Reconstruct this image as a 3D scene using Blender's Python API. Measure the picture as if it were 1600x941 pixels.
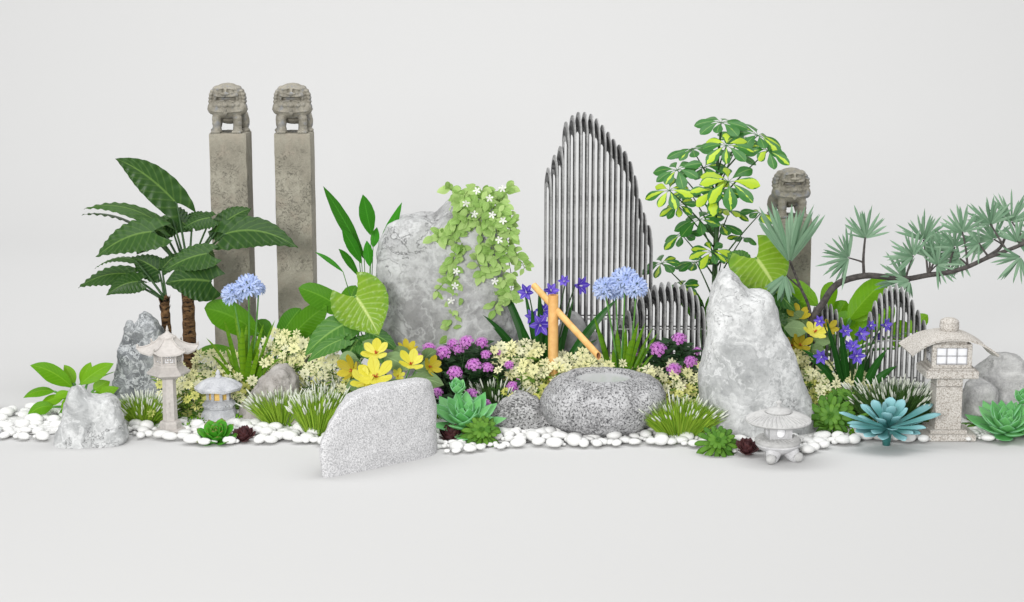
import bpy, math, random
from mathutils import Vector, Matrix, noise
from math import radians, sin, cos, pi, sqrt, atan2

# ------------------------------------------------------------------ camera, world, lamps, exposure
for o in list(bpy.data.objects): bpy.data.objects.remove(o)
SC = bpy.context.scene
CAM_H = 2.25; PITCH = radians(10.4); FPX = 2700.0
cam_d = bpy.data.cameras.new('camera'); cam = bpy.data.objects.new('camera', cam_d)
SC.collection.objects.link(cam); SC.camera = cam
cam.location = (0, 0, CAM_H); cam.rotation_euler = (radians(90)-PITCH, 0, 0)
cam_d.sensor_width = 36; cam_d.lens = FPX/1600*36; cam_d.clip_start = .1; cam_d.clip_end = 400
w = bpy.data.worlds.new('World'); SC.world = w; w.use_nodes = True
w.node_tree.nodes['Background'].inputs[0].default_value = (1, 1, 1, 1)
w.node_tree.nodes['Background'].inputs[1].default_value = 0.78
def area(name, loc, target, size, power, col=(1, 1, 1), sy=None, spread=180):
    l = bpy.data.lights.new(name, 'AREA'); l.size = size; l.energy = power; l.color = col
    l.spread = radians(spread)
    if sy: l.shape = 'RECTANGLE'; l.size_y = sy
    o = bpy.data.objects.new(name, l); SC.collection.objects.link(o); o.location = loc
    o.rotation_euler = (Vector(target)-Vector(loc)).to_track_quat('-Z', 'Y').to_euler(); return o
area('key_softbox', (-3.0, -3.5, 3.8), (0, 9.4, .5), 2.6, 1250, (1, .99, .97))
area('top_softbox', (0, 9.4, 5.4), (0, 9.4, 0), 8.5, 200, (1, 1, 1), 2.4)
area('backdrop_softbox', (0, 13.0, 6.6), (0, 20.5, 1.6), 18, 470, (1, 1, 1), 2.5)
SC.view_settings.view_transform = 'Standard'; SC.view_settings.look = 'None'
SC.view_settings.exposure = 0.0; SC.view_settings.gamma = 1.0
SC.render.engine = 'CYCLES'
SC.cycles.max_bounces = 8; SC.cycles.diffuse_bounces = 4; SC.cycles.transparent_max_bounces = 8

# ------------------------------------------------------------------ measuring: photo pixel + distance -> place
CP, SP = cos(PITCH), sin(PITCH)
def ray(u, v):
    a = u-800.0; b = 470.5-v
    return Vector((a, FPX*CP+b*SP, -FPX*SP+b*CP))
def W(u, v, Y):
    d = ray(u, v); return Vector((0, 0, CAM_H))+d*(Y/d.y)
def G(u, v, z=0.0):
    d = ray(u, v); return Vector((0, 0, CAM_H))+d*((z-CAM_H)/d.z)
def MPP(Y, z=.4): return (Y*CP+(CAM_H-z)*SP)/FPX        # metres per pixel of the 1600 px photo

# ------------------------------------------------------------------ scene helpers
COL = SC.collection
def tag(o, label=None, cat=None, group=None, kind=None):
    if label: o['label'] = label
    if cat: o['category'] = cat
    if group: o['group'] = group
    if kind: o['kind'] = kind
    return o
def thing(name, label, cat, loc, group=None):
    o = bpy.data.objects.new(name, None); COL.objects.link(o); o.location = Vector(loc)
    o.empty_display_size = .05
    return tag(o, label, cat, group)
def origin(o):
    p = Vector((0, 0, 0))
    while o is not None: p += Vector(o.location); o = o.parent
    return p
def kids(o): return [c for c in COL.objects if c.parent == o]
def copy_tree(o, parent=None):
    c = o.copy(); COL.objects.link(c); c.parent = parent
    for k in kids(o): copy_tree(k, c)
    return c

class MB:
    def __init__(s): s.v = []; s.f = []; s.uv = []; s.r = []; s.m = []
    def add(s, vs, fs, uvs=None, r=0.0, mi=0):
        b = len(s.v); s.v += vs; s.uv += uvs if uvs else [(0, 0)]*len(vs); s.r += [r]*len(vs)
        s.f += [tuple(i+b for i in f) for f in fs]; s.m += [mi]*len(fs)
    def build(s, name, mats, parent=None, loc=None, sharp=None, smooth=True):
        if not isinstance(mats, (list, tuple)): mats = [mats]
        if parent is not None: org = origin(parent)
        else: org = Vector(loc) if loc is not None else Vector((0, 0, 0))
        me = bpy.data.meshes.new(name)
        me.from_pydata([(p[0]-org.x, p[1]-org.y, p[2]-org.z) for p in s.v], [], s.f)
        for m in mats: me.materials.append(m)
        n = len(me.loops); idx = [0]*n; me.loops.foreach_get('vertex_index', idx)
        l1 = me.uv_layers.new(name='UVMap'); l2 = me.uv_layers.new(name='rnd')
        a = []; b = []
        for i in idx: a += s.uv[i]; b += (s.r[i], 0.0)
        l1.data.foreach_set('uv', a); l2.data.foreach_set('uv', b)
        me.polygons.foreach_set('material_index', s.m)
        me.polygons.foreach_set('use_smooth', [smooth]*len(me.polygons))
        if sharp: me.set_sharp_from_angle(angle=radians(sharp))
        me.update()
        o = bpy.data.objects.new(name, me); COL.objects.link(o)
        if parent is not None: o.parent = parent
        elif loc is not None: o.location = loc
        return o

def lerp(a, b, t): return a+(b-a)*t
def prof(pts, t):
    for i in range(len(pts)-1):
        if t <= pts[i+1][0]:
            a, b = pts[i], pts[i+1]; k = (t-a[0])/max(1e-9, b[0]-a[0])
            return lerp(a[1], b[1], k)
    return pts[-1][1]
def norm(v):
    v = Vector(v); return v.normalized() if v.length > 1e-9 else Vector((0, 0, 1))
def perp(t):
    t = norm(t); a = Vector((0, 0, 1)) if abs(t.z) < .9 else Vector((1, 0, 0))
    return norm(t.cross(a))
def bez(p0, c, p1, t): return p0*(1-t)**2+c*(2*t*(1-t))+p1*t*t
def curve_pts(p0, p1, bow=.15, up=(0, 0, 1), n=8):
    p0 = Vector(p0); p1 = Vector(p1); c = (p0+p1)/2+Vector(up)*bow*(p1-p0).length
    return [bez(p0, c, p1, i/n) for i in range(n+1)]
def spline(pts, n=6):
    pts = [Vector(p) for p in pts]; P = [pts[0]*2-pts[1]]+pts+[pts[-1]*2-pts[-2]]; out = []
    for i in range(1, len(P)-2):
        for k in range(n):
            t = k/n; a, b, c, d = P[i-1], P[i], P[i+1], P[i+2]
            out.append(.5*((2*b)+(c-a)*t+(2*a-5*b+4*c-d)*t*t+(3*b-a-3*c+d)*t**3))
    out.append(pts[-1]); return out
def tube(mb, pts, rad, n=6, mi=0, r=0.0, cap=True):
    pts = [Vector(p) for p in pts]; N = len(pts)
    if not isinstance(rad, (list, tuple)): rad = [rad]*N
    if len(rad) != N: rad = [lerp(rad[0], rad[-1], i/(N-1)) for i in range(N)]
    vs = []; uv = []; t0 = norm(pts[1]-pts[0]); x = perp(t0)
    for i in range(N):
        t = norm(pts[min(i+1, N-1)]-pts[max(i-1, 0)]); x = norm(x-t*x.dot(t)); y = t.cross(x)
        for k in range(n):
            a = 2*pi*k/n; vs.append(pts[i]+(x*cos(a)+y*sin(a))*rad[i]); uv.append((k/n, i/(N-1)))
    fs = [(i*n+k, i*n+(k+1) % n, (i+1)*n+(k+1) % n, (i+1)*n+k) for i in range(N-1) for k in range(n)]
    if cap: fs += [tuple(range(n))[::-1], tuple((N-1)*n+k for k in range(n))]
    mb.add(vs, fs, uv, r, mi)

OVATE = [(0, .06), (.08, .32), (.2, .72), (.35, .96), (.5, 1), (.65, .88), (.8, .6), (.92, .27), (1, 0)]
LANCE = [(0, .15), (.15, .6), (.35, .95), (.5, 1), (.7, .8), (.87, .42), (1, 0)]
STRAP = [(0, .7), (.2, .9), (.5, 1), (.75, .85), (.9, .5), (1, 0)]
OBOV = [(0, .05), (.15, .25), (.35, .6), (.55, .92), (.7, 1), (.85, .8), (.95, .42), (1, .1)]
HEART = [(0, .5), (.06, .78), (.15, .94), (.28, 1), (.45, .92), (.62, .72), (.78, .44), (.9, .2), (1, 0)]
PADDLE = [(0, .08), (.1, .5), (.25, .85), (.45, 1), (.65, 1), (.82, .8), (.93, .45), (1, 0)]
PETAL = [(0, .18), (.25, .5), (.55, .95), (.72, 1), (.88, .75), (1, .2)]
TEETH = [(0, .3), (.3, .8), (.55, 1), (.8, .8), (.92, .5), (1, .15)]
def leaf(mb, p0, p1, w, face=(0, -1, .5), arch=.12, bow=(0, 0, 1), pf=OVATE, fold=.15, wave=0, wn=4,
         pleat=0, pn=7, pk=.3, n=9, m=2, lobe=0, r=None, mi=0, twist=0):
    p0 = Vector(p0); p1 = Vector(p1); L = (p1-p0).length; face = norm(face); bow = norm(bow)
    c = (p0+p1)/2+bow*arch*L; r = random.random() if r is None else r; ph = random.random()*6
    vs = []; uv = []
    for i in range(n+1):
        t = i/n; P = bez(p0, c, p1, t); T = norm((c-p0)*(1-t)+(p1-c)*t)
        N = norm(face-T*face.dot(T))
        if twist: N = Matrix.Rotation(twist*t, 3, T) @ N
        S = T.cross(N); hw = w/2*prof(pf, t)
        for j in range(-m, m+1):
            s = j/m; a = abs(s)
            q = P+S*(s*hw)+N*(-fold*a*hw+wave*w*sin(wn*2*pi*t+ph+(1 if s > 0 else 0))*a*a
                              + pleat*w*sin(2*pi*pn*(t-pk*a))*min(1, a*1.6)*(1-t))
            if lobe: q -= T*(lobe*L*a**1.6*(1-t)**4)
            vs.append(q); uv.append((.5+.5*s, t))
    k = 2*m+1
    fs = [(i*k+j, i*k+j+1, (i+1)*k+j+1, (i+1)*k+j) for i in range(n) for j in range(2*m)]
    mb.add(vs, fs, uv, r, mi)
def tleaf(mb, p0, d, nrm, L, w, th, pf=OVATE, curl=.2, n=7, k=8, r=None, mi=0, cup=.15):
    """thick succulent leaf: closed lens section bent upward"""
    p0 = Vector(p0); d = norm(d); nrm = norm(Vector(nrm)-d*Vector(nrm).dot(d)); S = d.cross(nrm)
    r = random.random() if r is None else r; vs = []; uv = []
    for i in range(n+1):
        t = i/n; P = p0+d*(L*t*(1-.15*abs(curl)*t))+nrm*(curl*L*t*t); h = w/2*prof(pf, t)
        if i == n: h = max(h, w*.02)
        T = th*max(.25, sin(pi*min(1, t*.85+.15)))*(h/(w/2)*.6+.4) if i < n else th*.1
        for j in range(k):
            a = 2*pi*j/k; cx = cos(a); sy = sin(a)
            vs.append(P+S*(cx*h)+nrm*(sy*T/2+cup*abs(cx)**2*h)); uv.append((.5+.5*cx, t))
    fs = [(i*k+j, i*k+(j+1) % k, (i+1)*k+(j+1) % k, (i+1)*k+j) for i in range(n) for j in range(k)]
    fs += [tuple(range(k))[::-1], tuple(n*k+j for j in range(k))]
    mb.add(vs, fs, uv, r, mi)
def loft(mb, rings, cap=True, mi=0, close=True):
    n = len(rings[0]); vs = [Vector(p) for r in rings for p in r]; N = len(rings)
    fs = [(i*n+k, i*n+(k+1) % n, (i+1)*n+(k+1) % n, (i+1)*n+k) for i in range(N-1) for k in range(n)]
    if cap: fs += [tuple(range(n))[::-1], tuple((N-1)*n+k for k in range(n))]
    mb.add(vs, fs, None, 0, mi)
def nring(c, r, z, n, rot=0, sx=1, sy=1):
    return [Vector((c[0]+cos(2*pi*k/n+rot)*r*sx, c[1]+sin(2*pi*k/n+rot)*r*sy, c[2]+z)) for k in range(n)]
def stack(mb, c, prof_, n=32, rot=0, sx=1, sy=1, mi=0):
    loft(mb, [nring(c, max(r, 1e-4), z, n, rot, sx, sy) for r, z in prof_], mi=mi)
def rrect(cx, cy, hx, hy, z, b=.004):
    P = []
    for sx, sy in ((1, 1), (-1, 1), (-1, -1), (1, -1)):
        a = (cx+sx*hx, cy+sy*(hy-b), z); c = (cx+sx*(hx-b), cy+sy*hy, z)
        P += [a, c] if sx*sy > 0 else [c, a]
    return [Vector(p) for p in P]
def block(mb, cx, cy, hx, hy, z0, z1, b=.004, tx=0, ty=0, mi=0):
    """bevelled block; tx, ty widen (or narrow) the bottom"""
    loft(mb, [rrect(cx, cy, hx+tx-b, hy+ty-b, z0, b), rrect(cx, cy, hx+tx, hy+ty, z0+b, b), rrect(cx, cy, hx, hy, z1-b, b),
              rrect(cx, cy, hx-b, hy-b, z1, b)], mi=mi)
def ell(mb, c, rad, rot=None, n=16, k=10, mi=0):
    c = Vector(c); R = rot if rot else Matrix.Identity(3); vs = []
    for i in range(1, k):
        a = pi*i/k
        for j in range(n):
            b = 2*pi*j/n; vs.append(c+R @ Vector((sin(a)*cos(b)*rad[0], sin(a)*sin(b)*rad[1], cos(a)*rad[2])))
    vs += [c+R @ Vector((0, 0, rad[2])), c+R @ Vector((0, 0, -rad[2]))]; T = (k-1)*n
    fs = [(i*n+j, i*n+(j+1) % n, (i+1)*n+(j+1) % n, (i+1)*n+j)[::-1] for i in range(k-2) for j in range(n)]
    fs += [(T, j, (j+1) % n) for j in range(n)]+[(T+1, (k-2)*n+(j+1) % n, (k-2)*n+j) for j in range(n)]
    mb.add(vs, fs, None, 0, mi)
def remeshed(mb, voxel, smooth=0):
    """fuse overlapping closed shapes into one skin; returns (verts, faces)"""
    me = bpy.data.meshes.new('tmp'); me.from_pydata([tuple(v) for v in mb.v], [], mb.f)
    o = bpy.data.objects.new('tmp', me); COL.objects.link(o)
    m = o.modifiers.new('r', 'REMESH'); m.mode = 'VOXEL'; m.voxel_size = voxel
    if smooth:
        s = o.modifiers.new('s', 'SMOOTH'); s.iterations = smooth; s.factor = .5
    dg = bpy.context.evaluated_depsgraph_get(); e = o.evaluated_get(dg); r = e.to_mesh()
    nv = len(r.vertices); co = [0.0]*nv*3; r.vertices.foreach_get('co', co)
    no = [0.0]*nv*3; r.vertex_normals.foreach_get('vector', no)
    vs = [Vector(co[i*3:i*3+3]) for i in range(nv)]; ns = [Vector(no[i*3:i*3+3]) for i in range(nv)]
    fs = [tuple(p.vertices) for p in r.polygons]; e.to_mesh_clear()
    bpy.data.objects.remove(o); bpy.data.meshes.remove(me)
    return vs, ns, fs

# ------------------------------------------------------------------ materials
class NT:
    def __init__(s, name):
        s.mat = bpy.data.materials.new(name); s.mat.use_nodes = True; s.t = s.mat.node_tree
        s.t.nodes.clear(); s.out = s.t.nodes.new('ShaderNodeOutputMaterial')
    def n(s, typ, ins=None, **kw):
        d = s.t.nodes.new(typ)
        for k, v in kw.items(): setattr(d, k, v)
        for k, v in (ins or {}).items():
            if isinstance(v, bpy.types.NodeSocket): s.t.links.new(v, d.inputs[k])
            else:
                if isinstance(v, tuple) and len(v) == 3 and d.inputs[k].type == 'RGBA': v = v+(1,)
                d.inputs[k].default_value = v
        return d
    def math(s, op, a, b=0.0, c=0.0, clamp=False):
        return s.n('ShaderNodeMath', {0: a, 1: b, 2: c}, operation=op, use_clamp=clamp).outputs[0]
    def mix(s, f, a, b, mode='MIX'):
        d = s.t.nodes.new('ShaderNodeMix'); d.data_type = 'RGBA'; d.blend_type = mode
        for k, v in ((0, f), (6, a), (7, b)):
            if isinstance(v, bpy.types.NodeSocket): s.t.links.new(v, d.inputs[k])
            else: d.inputs[k].default_value = v if k == 0 else tuple(v)+(1,)
        return d.outputs[2]
    def ss(s, x, a, b):
        return s.n('ShaderNodeMapRange', {0: x, 1: a, 2: b, 3: 0.0, 4: 1.0}, interpolation_type='SMOOTHSTEP').outputs[0]
    def noise(s, co, scale, detail=4, rough=.55, dist=0):
        return s.n('ShaderNodeTexNoise', {'Vector': co, 'Scale': scale, 'Detail': detail, 'Roughness': rough, 'Distortion': dist}).outputs[0]
    def obj(s): return s.n('ShaderNodeTexCoord').outputs['Object']
    def uv(s, name='UVMap'): return s.n('ShaderNodeUVMap', uv_map=name).outputs[0]
    def sep(s, v): return s.n('ShaderNodeSeparateXYZ', {0: v}).outputs
    def bump(s, h, strength=.5, dist=.01): return s.n('ShaderNodeBump', {'Height': h, 'Strength': strength, 'Distance': dist}).outputs[0]
    def finish(s, col, rough=.6, normal=None, transl=0, tcol=None, spec=.5, **kw):
        ins = {'Base Color': col, 'Roughness': rough, 'Specular IOR Level': spec}
        if normal is not None: ins['Normal'] = normal
        ins.update(kw); p = s.n('ShaderNodeBsdfPrincipled', ins); sh = p.outputs[0]
        if transl:
            tr = s.n('ShaderNodeBsdfTranslucent', {'Color': tcol if tcol is not None else col})
            sh = s.n('ShaderNodeMixShader', {0: transl, 1: sh, 2: tr.outputs[0]}).outputs[0]
        s.t.links.new(sh, s.out.inputs[0]); return s.mat

def leafmat(name, c, c2, vein=(.3, .5, .15), vs=.35, vn=7, vk=.3, mid=.5, rough=.45, transl=.15, cdark=None, spec=.22, rib=0, tip=None, tipr=(.8, 1), edge=None):
    """c..c2: per-leaf range of colour; vein: colour of veins and midrib"""
    s = NT(name); x, y, _ = s.sep(s.uv()); r = s.sep(s.uv('rnd'))[0]; co = s.obj()
    a = s.math('ABSOLUTE', s.math('MULTIPLY_ADD', x, 2.0, -1.0))
    ph = s.math('SUBTRACT', y, s.math('MULTIPLY', a, vk))
    wv = s.math('SINE', s.math('MULTIPLY', ph, vn*2*pi))
    vm = s.math('POWER', s.math('MULTIPLY_ADD', wv, .5, .5), 8.0)
    md = s.math('SUBTRACT', 1.0, s.ss(a, .02, .09))
    col = s.mix(r, c, c2)
    nz = s.noise(co, 22, 3); col = s.mix(s.math('MULTIPLY', nz, .35), col, tuple(q*.62 for q in c))
    if edge: col = s.mix(s.ss(s.math('ADD', a, s.math('MULTIPLY_ADD', nz, .5, -.25)), .72, .98), col, edge)
    if tip: col = s.mix(s.ss(y, tipr[0], tipr[1]), col, tip)
    col = s.mix(s.math('MULTIPLY', vm, vs), col, vein)
    col = s.mix(s.math('MULTIPLY', md, mid), col, vein)
    b = s.bump(s.math('ADD', s.math('MULTIPLY', vm, .6), md), .35, .003)
    return s.finish(col, rough, b, transl, None, spec)
def plainmat(name, c, c2=None, rough=.6, scale=30, bump=0, transl=0, spec=.4, dist=.003, **kw):
    s = NT(name); co = s.obj(); nz = s.noise(co, scale, 5)
    col = s.mix(s.ss(nz, .35, .65), c, c2 if c2 else tuple(q*.75 for q in c))
    return s.finish(col, rough, s.bump(nz, bump, dist) if bump else None, transl, None, spec, **kw)
def rockmat(name, base, light, dark, sc=3.0, veins=.6, cracks=.5, speck=0, bump=.5, bd=.01, stretch=(1, 1, 1), warm=None, mot=1.0, streak=0.0):
    s = NT(name); co = s.n('ShaderNodeMapping', {0: s.obj(), 3: stretch}).outputs[0]
    big = s.noise(co, sc, 6, .6, .6); fine = s.noise(co, sc*14, 5, .65)
    warp = s.n('ShaderNodeVectorMath', {0: co, 1: s.n('ShaderNodeTexNoise', {'Vector': co, 'Scale': sc*1.3, 'Detail': 5.0}).outputs[1]}, operation='ADD').outputs[0]
    v = s.math('ABSOLUTE', s.math('SUBTRACT', s.noise(warp, sc*1.1, 5, .6), .5)); vein = s.math('SUBTRACT', 1.0, s.ss(v, .0, .045))
    k = s.math('ABSOLUTE', s.math('SUBTRACT', s.noise(warp, sc*1.7, 6, .6), .52)); crack = s.math('SUBTRACT', 1.0, s.ss(k, .0, .012))
    crack = s.math('MULTIPLY', crack, s.ss(s.noise(co, sc*.9, 3), .48, .6))
    col = s.mix(s.math('MULTIPLY', s.ss(big, .35, .68), mot), base, light)
    col = s.mix(s.math('MULTIPLY', s.ss(fine, .48, .72), .40), col, dark)
    if warm: col = s.mix(s.ss(s.noise(co, sc*2.3, 4), .5, .7), col, warm)
    if streak:
        sc2 = s.n('ShaderNodeMapping', {0: warp, 2: (.3, .75, .2), 3: (1.0, 1.0, 5.0)}).outputs[0]; st = s.noise(sc2, sc*1.2, 6, .65)
        col = s.mix(s.math('MULTIPLY', s.ss(st, .42, .62), streak), col, dark); col = s.mix(s.math('MULTIPLY', s.ss(st, .46, .30), streak), col, light)
    col = s.mix(s.math('MULTIPLY', vein, veins), col, light)
    col = s.mix(s.math('MULTIPLY', crack, cracks), col, tuple(q*.4 for q in dark))
    if speck:
        sp = s.noise(co, speck, 2, .8); col = s.mix(s.ss(sp, .52, .62), col, dark); col = s.mix(s.ss(sp, .46, .36), col, light)
    h = s.math('ADD', s.math('MULTIPLY', big, .8), s.math('MULTIPLY', fine, .35)); h = s.math('SUBTRACT', h, s.math('MULTIPLY', crack, .5*cracks))
    return s.finish(col, .8, s.bump(h, bump, bd), spec=.3)

M = {}
M['backdrop'] = plainmat('backdrop_paper', (.575, .575, .572), (.575, .575, .572), 1.0, 2, spec=.0)
M['pebble'] = plainmat('white_pebble', (.76, .76, .75), (.70, .70, .69), .6, 18, .15, dist=.002)
s = NT('white_gravel'); co_ = s.obj(); vo = s.n('ShaderNodeTexVoronoi', {'Vector': co_, 'Scale': 60.0}); M['gravel'] = s.finish(s.mix(s.sep(vo.outputs[1])[0], (.74, .74, .73), (.64, .64, .63)), .8, s.bump(s.math('SUBTRACT', 1.0, vo.outputs[0]), .5, .006), spec=.1)
M['marble'] = rockmat('grey_marble_rock', (.29, .295, .30), (.60, .61, .62), (.15, .155, .16), 2.6, .75, .75)
M['marble_big'] = rockmat('grey_boulder_rock', (.29, .29, .29), (.58, .59, .59), (.14, .14, .14), 2.6, .4, .55, bump=1, streak=.32)
M['marble_light'] = rockmat('light_marble_rock', (.36, .37, .37), (.70, .71, .71), (.17, .175, .18), 3.2, .5, .5, bump=.9, streak=.28)
M['spire'] = rockmat('dark_spire_rock', (.15, .16, .17), (.50, .52, .53), (.07, .075, .08), 4.2, .85, .5, streak=.5)
M['brown'] = rockmat('brown_grey_rock', (.28, .26, .24), (.45, .43, .41), (.12, .11, .10), 5, .35, .4, stretch=(1, 1, .45), bump=.8)
M['granite'] = rockmat('white_granite', (.50, .50, .51), (.66, .66, .67), (.30, .30, .31), 6, 0, 0, speck=150, bump=.35, bd=.004, mot=.3)
M['bark'] = rockmat('rough_chipped_rock', (.22, .22, .22), (.55, .55, .55), (.04, .04, .04), 8, .1, .3, speck=75, bump=1, bd=.02, stretch=(1, 1, 1.6))
M['basin'] = rockmat('basin_stone', (.26, .26, .265), (.52, .52, .53), (.08, .08, .085), 7, .1, .25, speck=95, bump=1, bd=.014)
M['mosaic'] = rockmat('fractured_grey_rock', (.30, .30, .30), (.50, .50, .49), (.17, .165, .16), 7, .5, .7, bump=.8)
M['dome'] = rockmat('smooth_grey_rock', (.22, .22, .22), (.38, .38, .38), (.12, .12, .12), 4, .2, .2, bump=.3)
M['pillar'] = rockmat('weathered_pillar_stone', (.235, .218, .175), (.35, .33, .27), (.13, .12, .095), 6, .25, .8, warm=(.29, .26, .21), bump=.8, bd=.012)
M['lion'] = rockmat('weathered_lion_stone', (.215, .20, .165), (.32, .30, .25), (.08, .075, .06), 9, .15, .4, warm=(.21, .215, .225), bump=.6, bd=.006)
M['pagoda'] = plainmat('pinkish_lantern_stone', (.52, .49, .465), (.46, .435, .41), .85, 60, .3, dist=.002)
M['squat'] = rockmat('bluish_lantern_stone', (.36, .37, .40), (.58, .59, .61), (.20, .205, .225), 9, .6, .2, bump=.5, bd=.005)
M['yuki'] = plainmat('pale_lantern_stone', (.50, .50, .495), (.43, .43, .425), .85, 50, .4, dist=.003)
M['yukileg'] = rockmat('pale_veined_lantern_stone', (.44, .44, .45), (.62, .62, .63), (.28, .28, .29), 11, .6, .2, bump=.3, bd=.004)
M['kasuga'] = rockmat('beige_granite', (.50, .475, .44), (.61, .585, .55), (.27, .235, .20), 8, 0, 0, speck=150, bump=.3, bd=.003, mot=.4)
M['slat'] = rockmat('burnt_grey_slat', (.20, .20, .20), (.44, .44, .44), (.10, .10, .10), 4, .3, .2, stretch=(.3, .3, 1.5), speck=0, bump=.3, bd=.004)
M['slatshade'] = rockmat('shaded_slat_face', (.04, .04, .04), (.13, .13, .13), (.02, .02, .02), 4, .2, .2, stretch=(.3, .3, 1.2), speck=14, bump=.2, bd=.003)  # darker slat copy: shade between neighbouring slats painted into the colour
M['bamboo'] = plainmat('pale_bamboo', (.76, .46, .17), (.68, .37, .12), .45, 25, .1)
M['bamboo_in'] = plainmat('bamboo_inside', (.35, .14, .06), None, .6, 25)
M['paper'] = plainmat('lantern_window_paper', (.82, .83, .85), (.78, .79, .82), .6, 30)
M['frame'] = plainmat('lantern_window_frame', (.48, .48, .50), None, .6, 30)
M['amber'] = plainmat('amber_window', (.80, .55, .16), (.70, .45, .12), .5, 40)
M['whiteglow'] = plainmat('white_window', (.88, .88, .90), None, .5, 10)
M['bark_tree'] = rockmat('brown_palm_bark', (.095, .045, .018), (.27, .15, .065), (.012, .007, .004), 9, .35, 1, stretch=(1, 1, 3.2), speck=26, bump=1, bd=.03)
M['pinebark'] = plainmat('dark_branch_bark', (.045, .04, .038), (.09, .08, .075), .85, 40, .5)
s = NT('basin_water'); M['water'] = s.finish((.50, .51, .51), .22, s.bump(s.noise(s.obj(), 14, 2), .06, .01), spec=.6)

M['ear'] = leafmat('dark_elephant_ear_leaf', (.016, .055, .009), (.042, .112, .018), (.14, .25, .05), .22, 8, .32, .6, .38, .12)
M['petiole'] = plainmat('dark_green_petiole', (.02, .06, .015), (.035, .09, .02), .5, 20)
M['canna'] = leafmat('bright_broad_leaf', (.05, .20, .006), (.12, .33, .008), (.17, .40, .03), .18, 14, .15, .5, .4, .25)
M['canna2'] = leafmat('slender_blade_leaf', (.03, .15, .008), (.04, .30, .01), (.08, .36, .03), .2, 18, .12, .6, .35, .25)
M['lime'] = leafmat('lime_broad_leaf', (.11, .32, .005), (.20, .43, .008), (.25, .5, .03), .15, 10, .2, .5, .4, .3)
M['taro'] = leafmat('variegated_taro_leaf', (.20, .37, .02), (.25, .42, .035), (.55, .66, .22), .22, 9, .34, .8, .28, .25, edge=(.16, .32, .03))
M['taro2'] = leafmat('dark_taro_leaf', (.035, .13, .02), (.07, .20, .03), (.2, .36, .08), .28, 7, .32, .8, .33, .15)
M['stem'] = plainmat('green_stem', (.06, .2, .03), (.1, .26, .04), .5, 20)
M['darkleaf'] = leafmat('dark_strap_leaf', (.010, .062, .008), (.022, .125, .014), (.06, .22, .05), .0, 1, 0, .4, .4, .15)
M['bushleaf'] = leafmat('dark_bush_leaf', (.010, .035, .010), (.022, .065, .018), (.04, .1, .03), .2, 7, .3, .4, .5, .1)
M['band'] = leafmat('banded_sword_leaf', (.10, .25, .006), (.18, .35, .01), (.055, .17, .01), .5, 11, 0, .0, .45, .2)
M['vine'] = leafmat('pale_vine_leaf', (.26, .46, .10), (.52, .70, .26), (.55, .72, .3), .2, 5, .35, .5, .5, .3)
M['vinedark'] = plainmat('vine_stem', (.16, .24, .05), None, .6, 20)
M['yleaf'] = leafmat('grey_green_leaf', (.12, .20, .07), (.24, .36, .16), (.3, .44, .2), .2, 5, .35, .6, .5, .2)
M['fan'] = leafmat('pale_fan_needle', (.16, .30, .18), (.30, .46, .31), (.36, .5, .36), .0, 1, 0, .6, .5, .25)
M['blue'] = leafmat('pale_blue_petal', (.46, .57, .88), (.64, .73, .95), (.26, .36, .80), .0, 1, 0, .6, .5, .2)
M['violet'] = leafmat('violet_petal', (.07, .04, .42), (.20, .12, .72), (.60, .52, .95), .0, 1, 0, .75, .4, .2)
M['pink'] = leafmat('pink_petal', (.52, .14, .55), (.74, .32, .74), (.34, .05, .36), .0, 1, 0, .5, .5, .2)
M['pinkcore'] = plainmat('pink_cluster_heart', (.22, .035, .24), None, .6, 30)
M['yellow'] = leafmat('yellow_petal', (.70, .64, .05), (.84, .80, .16), (.62, .5, .03), .15, 3, .5, .5, .5, .25)
M['yellow2'] = leafmat('mustard_petal', (.42, .34, .02), (.62, .52, .04), (.62, .5, .03), .15, 3, .5, .5, .5, .25)
M['redeye'] = plainmat('red_stamen', (.55, .08, .02), None, .6, 30)
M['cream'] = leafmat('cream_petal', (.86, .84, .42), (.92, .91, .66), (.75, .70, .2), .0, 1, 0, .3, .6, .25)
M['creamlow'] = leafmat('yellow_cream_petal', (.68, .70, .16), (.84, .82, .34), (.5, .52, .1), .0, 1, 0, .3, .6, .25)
M['coverleaf'] = leafmat('ground_cover_leaf', (.03, .10, .010), (.20, .34, .03), (.12, .24, .04), .0, 1, 0, .4, .55, .2)
M['white'] = plainmat('white_petal', (.88, .88, .84), None, .6, 30, transl=.2)
M['grass'] = leafmat('grass_blade', (.14, .32, .015), (.46, .64, .07), (.2, .36, .05), .0, 1, 0, .2, .5, .2)
M['grassdark'] = leafmat('dark_grass_blade', (.03, .09, .02), (.10, .20, .04), (.2, .3, .1), .0, 1, 0, .2, .5, .2)
M['plume'] = plainmat('white_grass_plume', (.78, .80, .72), (.66, .70, .60), .8, 60, transl=.2)
M['scarlet'] = leafmat('maroon_succulent_leaf', (.075, .028, .03), (.13, .05, .05), (.2, .08, .08), .0, 1, 0, .0, .45, 0, tip=(.05, .02, .025))
M['sgreen'] = leafmat('glossy_green_succulent_leaf', (.05, .26, .015), (.09, .36, .02), (.1, .3, .03), .0, 1, 0, .0, .35, .08, tip=(.2, .16, .05), tipr=(.88, 1))
M['emerald'] = leafmat('emerald_succulent_leaf', (.11, .40, .11), (.22, .56, .20), (.3, .6, .35), .0, 1, 0, .0, .4, .1, edge=(.25, .55, .30))
M['fern'] = leafmat('matt_green_succulent_leaf', (.055, .17, .012), (.13, .29, .03), (.2, .4, .08), .0, 1, 0, .2, .5, .1)
M['teal'] = leafmat('teal_succulent_leaf', (.055, .22, .21), (.11, .34, .34), (.3, .55, .6), .0, 1, 0, .0, .35, .05, tip=(.26, .50, .54), tipr=(.5, 1))
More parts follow.
